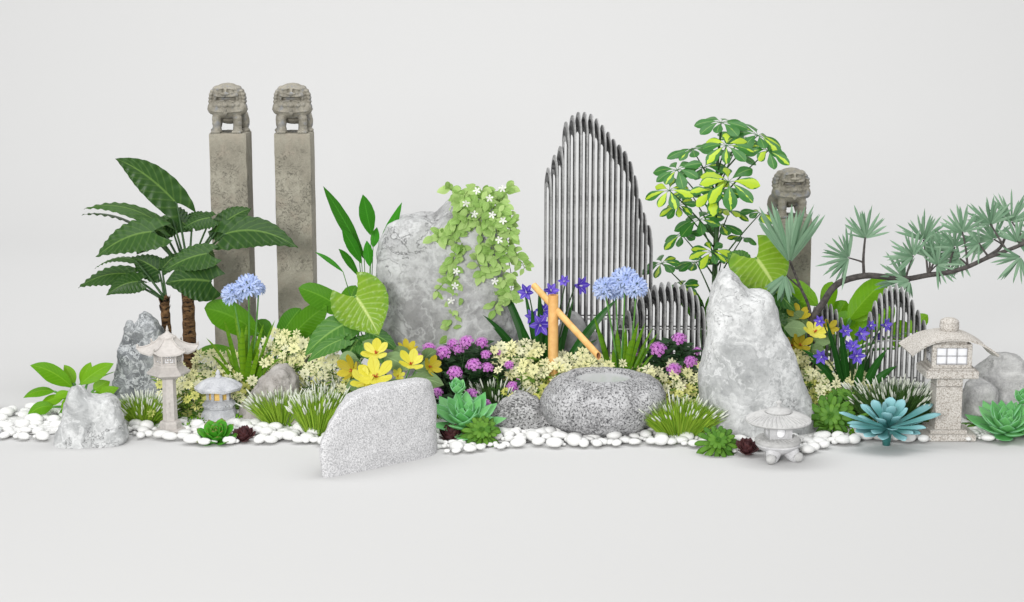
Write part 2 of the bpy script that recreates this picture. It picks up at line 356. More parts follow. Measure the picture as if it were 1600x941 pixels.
def varmat():
    s = NT('variegated_leaflet'); x, y, _ = s.sep(s.uv()); r = s.sep(s.uv('rnd'))[0]; co = s.obj()
    a = s.math('ABSOLUTE', s.math('MULTIPLY_ADD', x, 2.0, -1.0)); nz = s.noise(co, 26, 4)
    f = s.math('ADD', a, s.math('MULTIPLY_ADD', nz, 1.1, -.55)); thr = s.math('MULTIPLY_ADD', r, 1.5, -.55)
    m = s.ss(s.math('SUBTRACT', thr, f), -.04, .04)
    m = s.math('MULTIPLY', m, s.ss(r, .3, .34))
    col = s.mix(nz, (.012, .10, .012), (.05, .22, .025)); col = s.mix(m, col, (.42, .58, .025))
    md = s.math('SUBTRACT', 1.0, s.ss(a, .02, .08)); col = s.mix(s.math('MULTIPLY', md, .5), col, (.3, .5, .1))
    return s.finish(col, .35, None, .2, None, .45)
M['var'] = varmat()

# ------------------------------------------------------------------ the setting: one seamless studio sweep
def backdrop():
    mb = MB(); P = [(-3, 0), (4, 0), (8, 0), (12, 0), (15, 0)]; R = 6.0
    for i in range(1, 17):
        a = pi/2*i/16; P.append((15+R*sin(a), R-R*cos(a)))
    P += [(21, 12), (21, 20)]
    vs = []
    for y, z in P: vs += [Vector((-28, y, z)), Vector((28, y, z))]
    fs = [(2*i, 2*i+1, 2*i+3, 2*i+2) for i in range(len(P)-1)]
    mb.add(vs, fs); o = mb.build('ground', M['backdrop']); tag(o, kind='structure')
backdrop()

# ------------------------------------------------------------------ rocks
FOOT = []        # footprints (x, y, r) that the pebbles keep clear of
def blob(mb, rows, Y, depth, yo=0, e=2.6, n=44):
    """closed solid whose front outline follows the rows (pixel row, left, right); depth in metres"""
    wm = max(b-a for _, a, b in rows); R = []; rows2 = []
    for i in range(len(rows)-1):
        for k in range(5):
            t = k/5; rows2.append(tuple(lerp(p, q, t) for p, q in zip(rows[i], rows[i+1])))
    rows2.append(rows[-1])
    for (v, a, b) in rows2:
        A = W(a, v, Y); B = W(b, v, Y); c = (A+B)/2; hx = (B-A).x/2; z = A.z
        hy = depth/2*sqrt(max(.02, min(1, (b-a)/wm)))
        ring = []
        for k in range(n):
            t = 2*pi*k/n; ct, st = cos(t), sin(t)
            ring.append(Vector((c.x+hx*math.copysign(abs(ct)**(2/e), ct), Y+yo+hy*math.copysign(abs(st)**(2/e), st), z)))
        R.append(ring)
    loft(mb, R)
def rock(label, blobs, Y, depth, mat, vox=.012, amp=.02, freq=4, ridge=0, shear=0, seed=0, name='rock', group=None, smooth=3, sink=True, fine=.25):
    mb = MB()
    for b in blobs:
        blob(mb, b['r'], Y, b.get('d', depth), b.get('y', 0), b.get('e', 2.6))
    vs, ns, fs = remeshed(mb, vox, smooth); out = []; off = Vector((seed*7.3, seed*3.1, seed*1.7))
    xc = sum(v.x for v in vs)/len(vs)
    for v, nn in zip(vs, ns):
        q = v*freq+off
        d = noise.fractal(q, .9, 2.2, 4)*amp
        if ridge: d += (noise.ridged_multi_fractal(q*.8, .9, 2.1, 4, 1, 2)-1.1)*ridge
        d += noise.noise(q*6)*amp*fine
        p = v+nn*d
        if shear: p = Vector((p.x, p.y+shear*(v.x-xc), p.z))
        out.append(p)
    zmin = min(p.z for p in out)
    if sink:
        for p in out:
            if p.z < .05: p.z = max(-.01, p.z)
    m2 = MB(); m2.add(out, fs)
    xs = [p.x for p in out]; ys = [p.y for p in out]
    c = Vector(((min(xs)+max(xs))/2, (min(ys)+max(ys))/2, 0))
    o = m2.build(name, mat, loc=c); tag(o, label, 'rock', group)
    low = [p for p in out if p.z < .08]
    for i in range(0, len(low), 40): FOOT.append((low[i].x, low[i].y, .03))
    return o

rock('tall grey boulder with a shoulder and a leafy vine hanging over it', [
    {'r': [(337, 640, 664), (342, 622, 684), (352, 606, 696), (377, 597, 706), (415, 591, 720), (443, 588, 728), (500, 589, 738), (545, 584, 742), (600, 576, 748)], 'd': .5},
    {'r': [(303, 722, 748), (314, 704, 766), (326, 690, 774), (340, 676, 778), (360, 664, 780), (422, 652, 787), (472, 652, 799), (516, 652, 808), (600, 650, 822)], 'd': .55, 'y': -.03}],
    9.55, .5, M['marble_big'], .014, .022, 3.0, .016, seed=1, smooth=8)
rock('pale pointed boulder standing behind the small tripod lantern', [
    {'r': [(424, 1129, 1143), (432, 1122, 1150), (451, 1115, 1164), (485, 1106, 1190), (536, 1098, 1200), (583, 1092, 1212), (624, 1093, 1218), (668, 1105, 1224), (700, 1108, 1226)], 'd': .46},
    {'r': [(458, 1176, 1200), (466, 1162, 1209), (480, 1158, 1214), (512, 1150, 1221), (549, 1150, 1241), (595, 1150, 1256), (640, 1150, 1268), (672, 1150, 1274), (706, 1150, 1276)], 'd': .42, 'y': .01},
    {'r': [(462, 1146, 1192), (480, 1134, 1204), (560, 1122, 1222), (640, 1120, 1244), (704, 1120, 1246)], 'd': .45, 'y': .0}],
    8.62, .4, M['marble_light'], .013, .016, 3.6, .012, seed=2, smooth=7)
rock('dark veined twin-peaked spire rock behind the hexagonal lantern', [
    {'r': [(489, 222, 227), (496, 219, 233), (503, 215, 242), (515, 211, 251), (540, 208, 257), (600, 206, 262), (640, 204, 264)], 'd': .24},
    {'r': [(499, 203, 207), (505, 201, 211), (515, 198, 215), (530, 193, 222), (553, 185, 228), (597, 182, 232), (640, 182, 238)], 'd': .2, 'y': -.03}],
    9.2, .24, M['spire'], .008, .010, 7, .018, seed=3, smooth=1)
rock('pale two-humped rock at the far left corner of the pebbles', [
    {'r': [(604, 116, 124), (611, 111, 131), (628, 105, 151), (652, 100, 160), (675, 92, 162), (696, 87, 158)], 'd': .26},
    {'r': [(617, 158, 173), (622, 147, 180), (632, 141, 187), (660, 135, 196), (678, 130, 201), (692, 130, 196)], 'd': .24, 'y': .02},
    {'r': [(621, 132, 170), (630, 118, 178), (660, 108, 188), (694, 98, 190)], 'd': .25, 'y': .01}],
    8.36, .25, M['marble_light'], .009, .012, 6, .012, seed=4)
rock('brown grey streaked rock beside the small petal-roofed lantern', [
    {'r': [(573, 430, 446), (580, 422, 452), (592, 410, 459), (603, 400, 463), (617, 391, 468), (635, 378, 472), (667, 374, 478)], 'd': .4}],
    8.9, .4, M['brown'], .009, .018, 6, .02, seed=5)
rock('small brown grey rock half hidden in white tufted grass', [
    {'r': [(622, 476, 489), (627, 468, 494), (637, 457, 499), (650, 449, 503), (672, 446, 506)], 'd': .25}],
    8.72, .25, M['brown'], .008, .012, 9, .01, seed=6)
rock('flat-faced pale speckled granite slab at the front of the garden', [
    {'r': [(600, 603, 640), (602, 580, 654), (606, 559, 664), (612, 544, 670), (624, 532, 674), (645, 519, 679), (672, 509, 681), (700, 509, 681), (727, 513, 680)], 'd': .2, 'e': 5}],
    8.0, .2, M['granite'], .009, .012, 5, .0, shear=.8, seed=7, fine=.12, smooth=2)
rock('rough dark grey mound pressed against the stone basin', [
    {'r': [(617, 800, 824), (624, 786, 842), (636, 774, 856), (650, 766, 868), (674, 762, 876)], 'd': .34}],
    8.72, .34, M['bark'], .008, .016, 9, .014, seed=8)
rock('taller smooth grey dome stone behind the bamboo spout', [
    {'r': [(487, 889, 900), (497, 878, 911), (515, 869, 918), (545, 862, 924), (600, 858, 928)], 'd': .2}],
    9.45, .2, M['dome'], .009, .008, 5, seed=9)
rock('lower smooth grey dome stone at the tip of the bamboo spout', [
    {'r': [(514, 914, 926), (522, 906, 934), (540, 901, 939), (600, 898, 944)], 'd': .18}],
    9.38, .18, M['dome'], .009, .008, 5, seed=10)
rock('large fractured grey boulder at the right edge behind the beige lantern', [
    {'r': [(557, 1565, 1590), (563, 1550, 1602), (580, 1528, 1614), (608, 1514, 1624), (660, 1508, 1632)], 'd': .4}],
    9.05, .4, M['mosaic'], .011, .016, 5, .02, seed=11)
rock('small fractured grey boulder between beige lantern and larger boulder', [
    {'r': [(594, 1520, 1545), (602, 1510, 1552), (620, 1504, 1559), (660, 1500, 1565)], 'd': .26}],
    8.8, .26, M['mosaic'], .009, .012, 7, .014, seed=12)

# ------------------------------------------------------------------ stone pillars with lions
def lion_mesh():
    mb = MB(); E = lambda x, y, z, a, b, c, r=None: ell(mb, (x, y, z), (a, b, c), r, 20, 12)
    RX = lambda a: Matrix.Rotation(radians(a), 3, 'X'); RY = lambda a: Matrix.Rotation(radians(a), 3, 'Y')
    # units: 1 = statue height ; front faces -y
    E(0, .02, .47, .42, .29, .19); E(0, -.05, .58, .34, .23, .12); E(0, .24, .40, .35, .28, .24)       # belly, shoulders, rump
    E(0, .03, .81, .315, .25, .19); E(0, .10, .63, .31, .20, .12); E(0, -.10, .775, .25, .18, .065); E(0, .0, .90, .20, .18, .10)     # skull, upper muzzle, brow dome
    E(0, -.11, .625, .215, .165, .036); E(0, .06, .68, .22, .12, .10)                                 # lower jaw, throat (gap between = open mouth)
    for s in (-1, 1):
        for z in (.10, .2, .3): E(s*.225, -.12, z, .100, .10, .11)                                    # foreleg
        E(s*.225, -.15, .045, .12, .14, .05)
        for k in (-1.5, -.5, .5, 1.5): E(s*.225+k*.05, -.275, .035, .028, .04, .034)
        E(s*.30, .34, .22, .11, .2, .22); E(s*.33, .26, .04, .10, .2, .045)
        E(s*.33, -.02, .50, .10, .17, .13)
        E(s*.115, -.225, .895, .105, .05, .026, RY(s*10)); E(s*.115, -.215, .845, .06, .035, .026)     # brow, eyeball
        E(s*.115, -.225, .812, .085, .035, .014, RY(s*-6)); E(s*.055, -.285, .80, .042, .04, .028)
        E(s*.19, -.17, .765, .075, .09, .05)                                                          # cheek
        E(s*.235, -.12, .70, .03, .08, .05)                                                           # mouth corner
        for i, (z, x) in enumerate([(.90, .245), (.845, .30), (.78, .335), (.71, .35), (.64, .35), (.575, .325)]):
            E(s*x, .02, z, .07, .15, .046, RY(s*18)); E(s*(x-.09), .04, z, .09, .15, .06); E(s*(x+.012), -.075, z-.008, .046, .046, .036)
        E(s*.11, -.265, .748, .11, .035, .018, RY(s*-4)); E(s*.11, -.262, .655, .10, .03, .014, RY(s*5)) # lips
    E(0, -.275, .80, .06, .06, .04); E(0, -.235, .86, .035, .04, .05)
    for a in range(-84, 85, 7):
        x = sin(radians(a)); c = cos(radians(a)); E(x*.41, .02-c*.285, .485-.05*c, .04, .028, .020)    # harness band
    E(0, -.30, .42, .045, .035, .045); E(0, -.31, .475, .03, .03, .02)                                # bell
    for a in (-52, -26, 0, 26, 52): E(sin(radians(a))*.30, -.02-cos(radians(a))*.24, .575, .065, .05, .05)
    E(0, .46, .60, .12, .10, .2); E(0, .20, .005, .40, .42, .02)
    vs, ns, fs = remeshed(mb, .0115, 1)
    out = [(v+n*(noise.fractal(v*11, .8, 2, 4)*.007)) for v, n in zip(vs, ns)]
    return out, fs
LV, LF = lion_mesh()
def pillar(u0, u1, vtop, Y, label, yaw, lionscale, lu):
    A = W(u0, vtop, Y); B = W(u1, vtop, Y); h = A.z; hw = (B.x-A.x)/2*.91; cx = (A.x+B.x)/2
    cy = Y+hw
    t = thing('stone_pillar', label, 'pillar', (cx, cy, 0), 'old stone pillars each topped by a lion')
    mb = MB(); n = 26; rings = []
    for i in range(n+1):
        z = h*i/n; zz = min(z, h-.006) if i < n else h
        for (g) in ([0] if i < n else [0]):
            rr = []
            kk = 8
            for sx, sy, ex, ey in ((-1, -1, 1, 0), (1, -1, 0, 1), (1, 1, -1, 0), (-1, 1, 0, -1)):
                for k in range(kk):
                    f = k/kk*2; x = cx+hw*(sx+ex*f); y = cy+hw*(sy+ey*f)
                    q = Vector((x*6, y*6, z*5)); d = noise.fractal(q, .8, 2.2, 4)*.0022-max(0, noise.noise(q*2.2)-.33)*.03*(k == 0)
                    nx, ny = (x-cx), (y-cy); l = sqrt(nx*nx+ny*ny); c = .965 if k == 0 else 1
                    c2 = .97 if i == n else 1
                    rr.append(Vector((cx+nx*(1+d/l)*c*c2, cy+ny*(1+d/l)*c*c2, z)))
            rings.append(rr)
    rings.insert(-1, [Vector(((p.x-cx)/.97+cx, (p.y-cy)/.97+cy, h-.008)) for p in rings[-1]])
    loft(mb, rings); mb.build('shaft', M['pillar'], t, sharp=40)
    m2 = MB(); S = lionscale; lc = W(lu, vtop, Y).x
    R = Matrix.Rotation(radians(yaw), 3, 'Z')
    m2.add([R @ Vector((v.x*S*.92, v.y*S, v.z*S))+Vector((lc, cy-.02, h-.003)) for v in LV], LF); m2.build('lion', M['lion'], t)
    FOOT.append((cx, cy, .2))
pillar(322, 388, 209, 9.95, 'leftmost tall weathered stone pillar, behind the palm leaves, topped by a grinning lion', 0, .288, 353)
pillar(424, 488, 209, 9.95, 'second tall weathered stone pillar from the left, clear of the palm, topped by a grinning lion', 2, .288, 455)
pillar(1212, 1273, 341, 9.95, 'shorter weathered stone pillar with lion at the right behind fan-shaped needles', 7, .288, 1238)

# ------------------------------------------------------------------ slatted mountain sculptures made of upright hoops
def hoops(label, tops, Y, depth, th, bar, skew=0.0, bar2=.02):
    """tops: list of (u, v) of each hoop's crown"""
    c = W(tops[len(tops)//2][0], 500, Y)
    t = thing('mountain_sculpture', label, 'sculpture', (c.x, Y+depth/2, 0), 'slatted metal mountain sculptures')
    for (u, v) in tops:
        p = W(u, v, Y+depth*.5); x = p.x; H = p.z; mb = MB(); R = depth/2; rise = min(.13, H*.3); crown = rise*.85
        def arch(off):
            o2 = bar2 if off else 0; y0 = Y+off; y1 = Y+depth-o2
            pts = [Vector((x, y0, 0))]
            for k in range(15):
                a = pi*k/14; pts.append(Vector((x, (y0+y1)/2-cos(a)*(y1-y0)/2, (H-rise)+sin(a)*(rise-(0 if off == 0 else crown)))))
            pts.append(Vector((x, y1, 0))); return pts
        o_, i_ = arch(0), arch(bar); n = len(o_); vs = []; b = th*.22
        for k in range(n):
            O, I = o_[k], i_[k]; jx = noise.noise(Vector((x*40, k*.7, 1)))*.0015
            for dx, q in ((-th/2+b+jx, O), (-th/2+jx, O.lerp(I, .25)), (-th/2+jx, O.lerp(I, .75)), (-th/2+b+jx, I), (th/2-b+jx, I), (th/2+jx, I.lerp(O, .25)), (th/2+jx, I.lerp(O, .75)), (th/2-b+jx, O)):
                vs.append(q+Vector((dx-skew*(q.y-Y)/depth, 0, 0)))
        fs = [(k*8+j, k*8+(j+1) % 8, (k+1)*8+(j+1) % 8, (k+1)*8+j) for k in range(n-1) for j in range(8)]
        mb.add(vs, fs); mb.m = [1 if (i % 8) in (1, 5) and i//8 < n-1 else 0 for i in range(len(mb.f))]  # left and right sides take the copy with painted shade
        mb.build('slat', [M['slat'], M['slatshade']], t, sharp=50)
    bm = MB(); a = W(tops[0][0], 500, Y).x; b2 = W(tops[-1][0], 500, Y).x
    block(bm, (a+b2)/2, Y+depth/2, (b2-a)/2+.02, depth/2+.02, 0, .025); bm.build('base', M['slat'], t, sharp=40)
    if depth > .05:                                                     # tie rods that run through all the slats
        r = MB()
        for z in (.16, .38):
            for yy in (Y+bar*.5, Y+depth-bar*.5):
                tube(r, [Vector((a, yy, z)), Vector((b2, yy, z))], .004)
        r.build('tie_rod', M['slat'], t)
T1 = [(861, 262), (871, 242), (880, 228), (889, 190), (899, 180), (908, 175), (918, 175), (928, 178), (937, 185), (946, 195), (955, 206), (963, 217), (972, 226), (981, 236), (989, 252), (996, 274), (1003, 310), (1010, 332), (1018, 352)]
hoops('tallest grey slatted mountain sculpture, behind the bamboo spout', T1, 9.6, .16, .0112, .052, .031)
T2 = [(967, 516), (976, 500), (986, 485), (996, 471), (1006, 460), (1017, 451), (1028, 445), (1039, 441), (1050, 440), (1061, 441), (1072, 444), (1083, 449), (1092, 461), (1101, 479)]
hoops('low grey slatted mountain sculpture behind the pink flowers', T2, 9.3, .14, .0125, .058, .030)
T3 = [(1266, 489), (1275, 479), (1284, 474), (1292, 472), (1300, 475), (1308, 483), (1316, 496)]
hoops('smallest grey slatted mountain sculpture, mostly hidden by violet flowers', T3, 9.35, .11, .010, .030, .010)
T4 = [(1361, 487), (1369, 470), (1377, 458), (1385, 450), (1393, 446), (1402, 444), (1411, 448), (1419, 456), (1427, 468), (1436, 484), (1445, 500)]
hoops('grey slatted mountain sculpture behind the beige granite lantern', T4, 9.0, .11, .0105, .030, .008)

# ------------------------------------------------------------------ lanterns
def pagoda():
    Y = 8.55; m = MPP(Y); c = W(267, 676, Y); c.z = 0
    t = thing('stone_lantern', 'slender pinkish hexagonal pagoda lantern on a tall post', 'lantern', c); K = Vector((c.x, c.y, 0))
    z = lambda v: W(267, v, Y).z
    r6 = lambda px: px*m
    mb = MB(); stack(mb, K, [(r6(24), 0), (r6(24), z(671)), (r6(22.5), z(669)), (r6(17), z(668)), (r6(17), z(660)), (r6(15), z(657)), (r6(12), z(656))], 6, .25); mb.build('base', M['pagoda'], t, sharp=25)
    mb = MB(); stack(mb, K, [(r6(11.5), z(657)), (r6(10.3), z(588))], 6, .25)
    # meander moulding on the front faces of the post
    for i, (vv, w_) in enumerate([(650, 6), (643, 6), (636, 4), (629, 6), (622, 4)]):
        zz = z(vv); block(mb, K.x-r6(1), K.y-r6(10.4), r6(w_/2), r6(.5), zz, zz+r6(1.4), .0005)
    for vv, s_ in ((648, 1), (641, -1), (634, 1), (627, -1)):
        zz = z(vv); block(mb, K.x-r6(1)+s_*r6(2.4), K.y-r6(10.4), r6(.6), r6(.5), zz, zz+r6(6), .0005)
    mb.build('post', M['pagoda'], t, sharp=25)
    mb = MB(); stack(mb, K, [(r6(11), z(590)), (r6(20), z(589)), (r6(33), z(583)), (r6(34), z(580)), (r6(31), z(578)), (r6(23), z(571)), (r6(23), z(568)), (r6(21), z(567))], 6, .25); mb.build('platform', M['pagoda'], t, sharp=25)
    # chamber: six posts, rails, lattice of each window; lit paper behind
    ch = MB(); z0, z1 = z(568), z(546); R = r6(21.5)
    stack(ch, K, [(R, z0), (R, z0+r6(3))], 6, .25); stack(ch, K, [(R, z1-r6(3)), (R, z1)], 6, .25)
    for k in range(6):
        a = .25+k*pi/3; p = K+Vector((cos(a)*R*.97, sin(a)*R*.97, 0)); tube(ch, [p+Vector((0, 0, z0)), p+Vector((0, 0, z1))], r6(1.6), 6)
    chb = ch.build('chamber', M['pagoda'], t, sharp=30)
    pp = MB(); stack(pp, K, [(R*.84, z0), (R*.84, z1)], 6, .25); pp.build('window_paper', M['paper'], chb, sharp=30)
    for k in range(6):
        g = MB(); a0 = .25+k*pi/3; A = Vector((cos(a0), sin(a0), 0))*R*.95+K; B = Vector((cos(a0+pi/3), sin(a0+pi/3), 0))*R*.95+K
        zz = lambda f: Vector((0, 0, lerp(z0+r6(3), z1-r6(3), f)))
        L = lambda f, g_: A.lerp(B, f)+zz(g_)
        for f0, g0, f1, g1 in ((.15, 0, .15, 1), (.85, 0, .85, 1), (.15, .5, .85, .5), (.5, .0, .5, 1), (.3, .22, .7, .22), (.3, .78, .7, .78), (.3, .22, .3, .78), (.7, .22, .7, .78), (.15, .03, .85, .03), (.15, .97, .85, .97)):
            tube(g, [L(f0, g0), L(f1, g1)], r6(.75), 4)
        g.build('window', M['pagoda'], chb, sharp=30)
    # roof with upswept corners
    rf = MB(); rings = []
    for f in [i/12 for i in range(13)]:
        rr = []
        for k in range(48):
            a = .25+2*pi*k/48; q = (k % 8)/8; cor = abs(q-.5)*2; hexr = cos(pi/6)/cos((q*pi/3)-pi/6)
            R1 = lerp(r6(12), r6(46), f)*(hexr*(1+.05*cor**4*f)); h = lerp(z(525), z(547), f**.62)+r6(7)*cor**5*f**3
            rr.append(K+Vector((cos(a)*R1, sin(a)*R1, h)))
        rings.append(rr)
    under = []
    for f in (1, .6, .2):
        under.append([Vector((K.x+(p.x-K.x)*f, K.y+(p.y-K.y)*f, p.z*f+(z(546))*(1-f)-r6(2.5))) for p in rings[-1]])
    loft(rf, rings+under)
    rib = MB()
    for k in range(6):
        pts = [rings[i][k*8]+Vector((0, 0, r6(.6))) for i in range(13)]; tube(rib, pts, r6(1.1), 5)
        e = pts[-2]; d = norm(Vector((e.x-K.x, e.y-K.y, 0))); tube(rib, [e, e+d*r6(1)+Vector((0, 0, r6(3))), e+d*r6(3)+Vector((0, 0, r6(4)))], [r6(1.5), r6(1.6), r6(.8)], 5)
    ro = rf.build('roof', M['pagoda'], t, sharp=35); rib.build('ridge', M['pagoda'], ro)
    fn = MB(); stack(fn, K, [(r6(13), z(528)), (r6(13), z(526)), (r6(9), z(523)), (r6(4), z(520)), (r6(2), z(517)), (r6(2.4), z(515)), (r6(1.2), z(511)), (.0005, z(508))], 20); fn.build('finial', M['pagoda'], t, sharp=40)
    FOOT.append((K.x, K.y, .09))
pagoda()
def squat():
    Y = 8.8; m = MPP(Y); c = W(343, 665, Y); K = Vector((c.x, Y, 0)); z = lambda v: W(343, v, Y).z; r6 = lambda p: p*m
    t = thing('stone_lantern', 'small squat blue-grey lantern with a scalloped petal roof', 'lantern', K)
    mb = MB(); stack(mb, K, [(r6(30), 0), (r6(30), z(655)), (r6(28), z(644)), (r6(24), z(638)), (r6(21), z(636))], 8, pi/8); mb.build('base', M['squat'], t, sharp=35)
    mb = MB(); stack(mb, K, [(r6(20), z(638)), (r6(24), z(636)), (r6(26), z(632)), (r6(26), z(629)), (r6(22), z(625)), (r6(19), z(624))], 8, pi/8)
    for k in range(24):
        a = 2*pi*k/24; ell(mb, K+Vector((cos(a)*r6(24.3), sin(a)*r6(24.3), z(631))), (r6(2.2),)*3, None, 8, 6)
    mb.build('platform', M['squat'], t, sharp=35)
    ch = MB(); z0, z1 = z(625), z(606); R = r6(18)
    stack(ch, K, [(R, z0), (R, z0+r6(2))], 8, pi/8); stack(ch, K, [(R, z1-r6(2.5)), (R, z1)], 8, pi/8)
    for k in range(8):
        a = pi/8+k*pi/4; p = K+Vector((cos(a)*R*.95, sin(a)*R*.95, 0)); tube(ch, [p+Vector((0, 0, z0)), p+Vector((0, 0, z1))], r6(2.6), 6)
    cb = ch.build('chamber', M['squat'], t, sharp=35)
    pp = MB(); stack(pp, K, [(R*.82, z0), (R*.82, z1)], 8, pi/8); pp.build('window', M['amber'], cb, sharp=35)
    rf = MB(); top = []; N = 64
    for f in [i/10 for i in range(11)]:
        rr = []
        for k in range(N):
            a = 2*pi*k/N; lob = abs(sin(a*3.0+.3)); rad = r6(36)*f*(1-.12*(1-lob**.5)*f)+r6(2); h = z(606)+r6(17)*(1-f**2.2)+r6(4)*(lob**.5)*f*f-r6(1)
            rr.append(K+Vector((cos(a)*rad, sin(a)*rad, h)))
        top.append(rr)
    und = [[Vector((K.x+(p.x-K.x)*f, K.y+(p.y-K.y)*f, p.z-r6(4)+r6(1)*(1-f))) for p in top[-1]] for f in (.97, .5)]
    loft(rf, top+und); rf.build('roof', M['squat'], t, sharp=60)
    fn = MB(); stack(fn, K, [(r6(5), z(592)), (r6(5), z(588)), (r6(3), z(586)), (r6(4), z(583)), (r6(2), z(579)), (.0005, z(577))], 14); fn.build('finial', M['squat'], t, sharp=50)
    FOOT.append((K.x, K.y, .12))
squat()
def yukimi():
    Y = 8.05; m = MPP(Y); c = W(1214, 735, Y); K = Vector((c.x, Y, 0)); r6 = lambda p: p*m
    z = lambda v: W(1214, v, Y).z
    t = thing('stone_lantern', 'small pale lantern with a wide round roof on ball-footed legs', 'lantern', K)
    def fl(r, v, n=48, amp=0, nn=36): return [K+Vector((cos(2*pi*k/n)*r6(r)*(1+amp*(k % 2)), sin(2*pi*k/n)*r6(r)*(1+amp*(k % 2)), z(v))) for k in range(n)]
    lg = MB(); stack(lg, K, [(r6(34), z(690)), (r6(35), z(694)), (r6(30), z(700)), (r6(20), z(706)), (r6(8), z(708))], 32); body = lg.build('leg_ring', M['yukileg'], t, sharp=40)
    for a in (-115, -32, 95):
        d = Vector((cos(radians(a)), sin(radians(a)), 0)); L = MB()
        pts = [K+d*r6(20)+Vector((0, 0, z(699))), K+d*r6(29)+Vector((0, 0, z(710))), K+d*r6(33)+Vector((0, 0, r6(9)))]
        tube(L, spline(pts, 5), [r6(14), r6(5.5)], 10); f = L.build('leg', M['yukileg'], t)
        B = MB(); ell(B, K+d*r6(35)+Vector((0, 0, r6(8))), (r6(8),)*3, None, 20, 14); B.build('foot', M['yuki'], f)
    p = MB(); loft(p, [fl(24, 696), fl(33, 694), fl(36, 690), fl(36.5, 687), fl(33, 684), fl(24, 682)]);
    for k in range(30):
        a = 2*pi*k/30; a2 = a+.14; A = K+Vector((cos(a)*r6(24), sin(a)*r6(24), z(682.3))); B = K+Vector((cos(a2)*r6(33.5), sin(a2)*r6(33.5), z(684.3))); tube(p, [A, B], r6(1.3), 5)
    p.build('plate', M['yuki'], t, sharp=50)
    # chamber with a round opening cut through: square ring around a disc
    cz0, cz1 = z(684), z(661); hc = r6(18); cm = MB(); hz = (cz1-cz0)/2; mid = (cz0+cz1)/2
    for rot in range(4):
        R = Matrix.Rotation(rot*pi/2+.12, 3, 'Z'); n = 32; vs = []
        for dpt in (0, 1):
            for kind in (0, 1):
                for k in range(n):
                    a = 2*pi*k/n+pi/4/8*0; ca, sa = cos(a), sin(a)
                    if kind == 0: q = max(abs(ca), abs(sa)); x, y = ca/q*hc, sa/q*hz
                    else: x, y = ca*r6(7.5), sa*r6(7.5)
                    vs.append(K+R @ Vector((x, -hc+dpt*r6(3)+.0004, 0))+Vector((0, 0, mid+y)))
        F = []
        for k in range(n):
            j = (k+1) % n; F += [(k, j, n+j, n+k), (2*n+k, 3*n+k, 3*n+j, 2*n+j), (n+k, n+j, 3*n+j, 3*n+k), (k, 2*n+k, 2*n+j, j)]
        cm.add(vs, F)
    co = cm.build('chamber', M['yukileg'], t, sharp=40)
    g = MB(); stack(g, K, [(hc*.9, cz0+.001), (hc*.9, cz1-.001)], 24); g.build('window', M['whiteglow'], co, sharp=40)
    r = MB(); loft(r, [fl(14, 661.5), fl(48, 660), fl(51.5, 657.5), fl(51.5, 656), fl(46, 653), fl(36, 649), fl(22, 645)])
    for k in range(40):
        a = 2*pi*k/40; tube(r, [K+Vector((cos(a+b_)*r6(q), sin(a+b_)*r6(q), z(v_))) for q, v_, b_ in ((22, 645, 0), (36, 648.6, .04), (46, 652.6, .09), (50.5, 655.4, .12))], r6(1.5), 4)
    ro = r.build('roof', M['yuki'], t, sharp=50)
    r = MB(); stack(r, K, [(r6(19), z(646)), (r6(20.5), z(643)), (r6(19), z(640)), (r6(10), z(637)), (r6(4), z(636)), (r6(2.5), z(634)), (r6(2.5), z(632)), (r6(4.6), z(630)), (r6(4.6), z(628)), (r6(2), z(626)), (.0005, z(625.6))], 32); r.build('finial', M['yuki'], t, sharp=50)
    FOOT.append((K.x, K.y, .13))
yukimi()
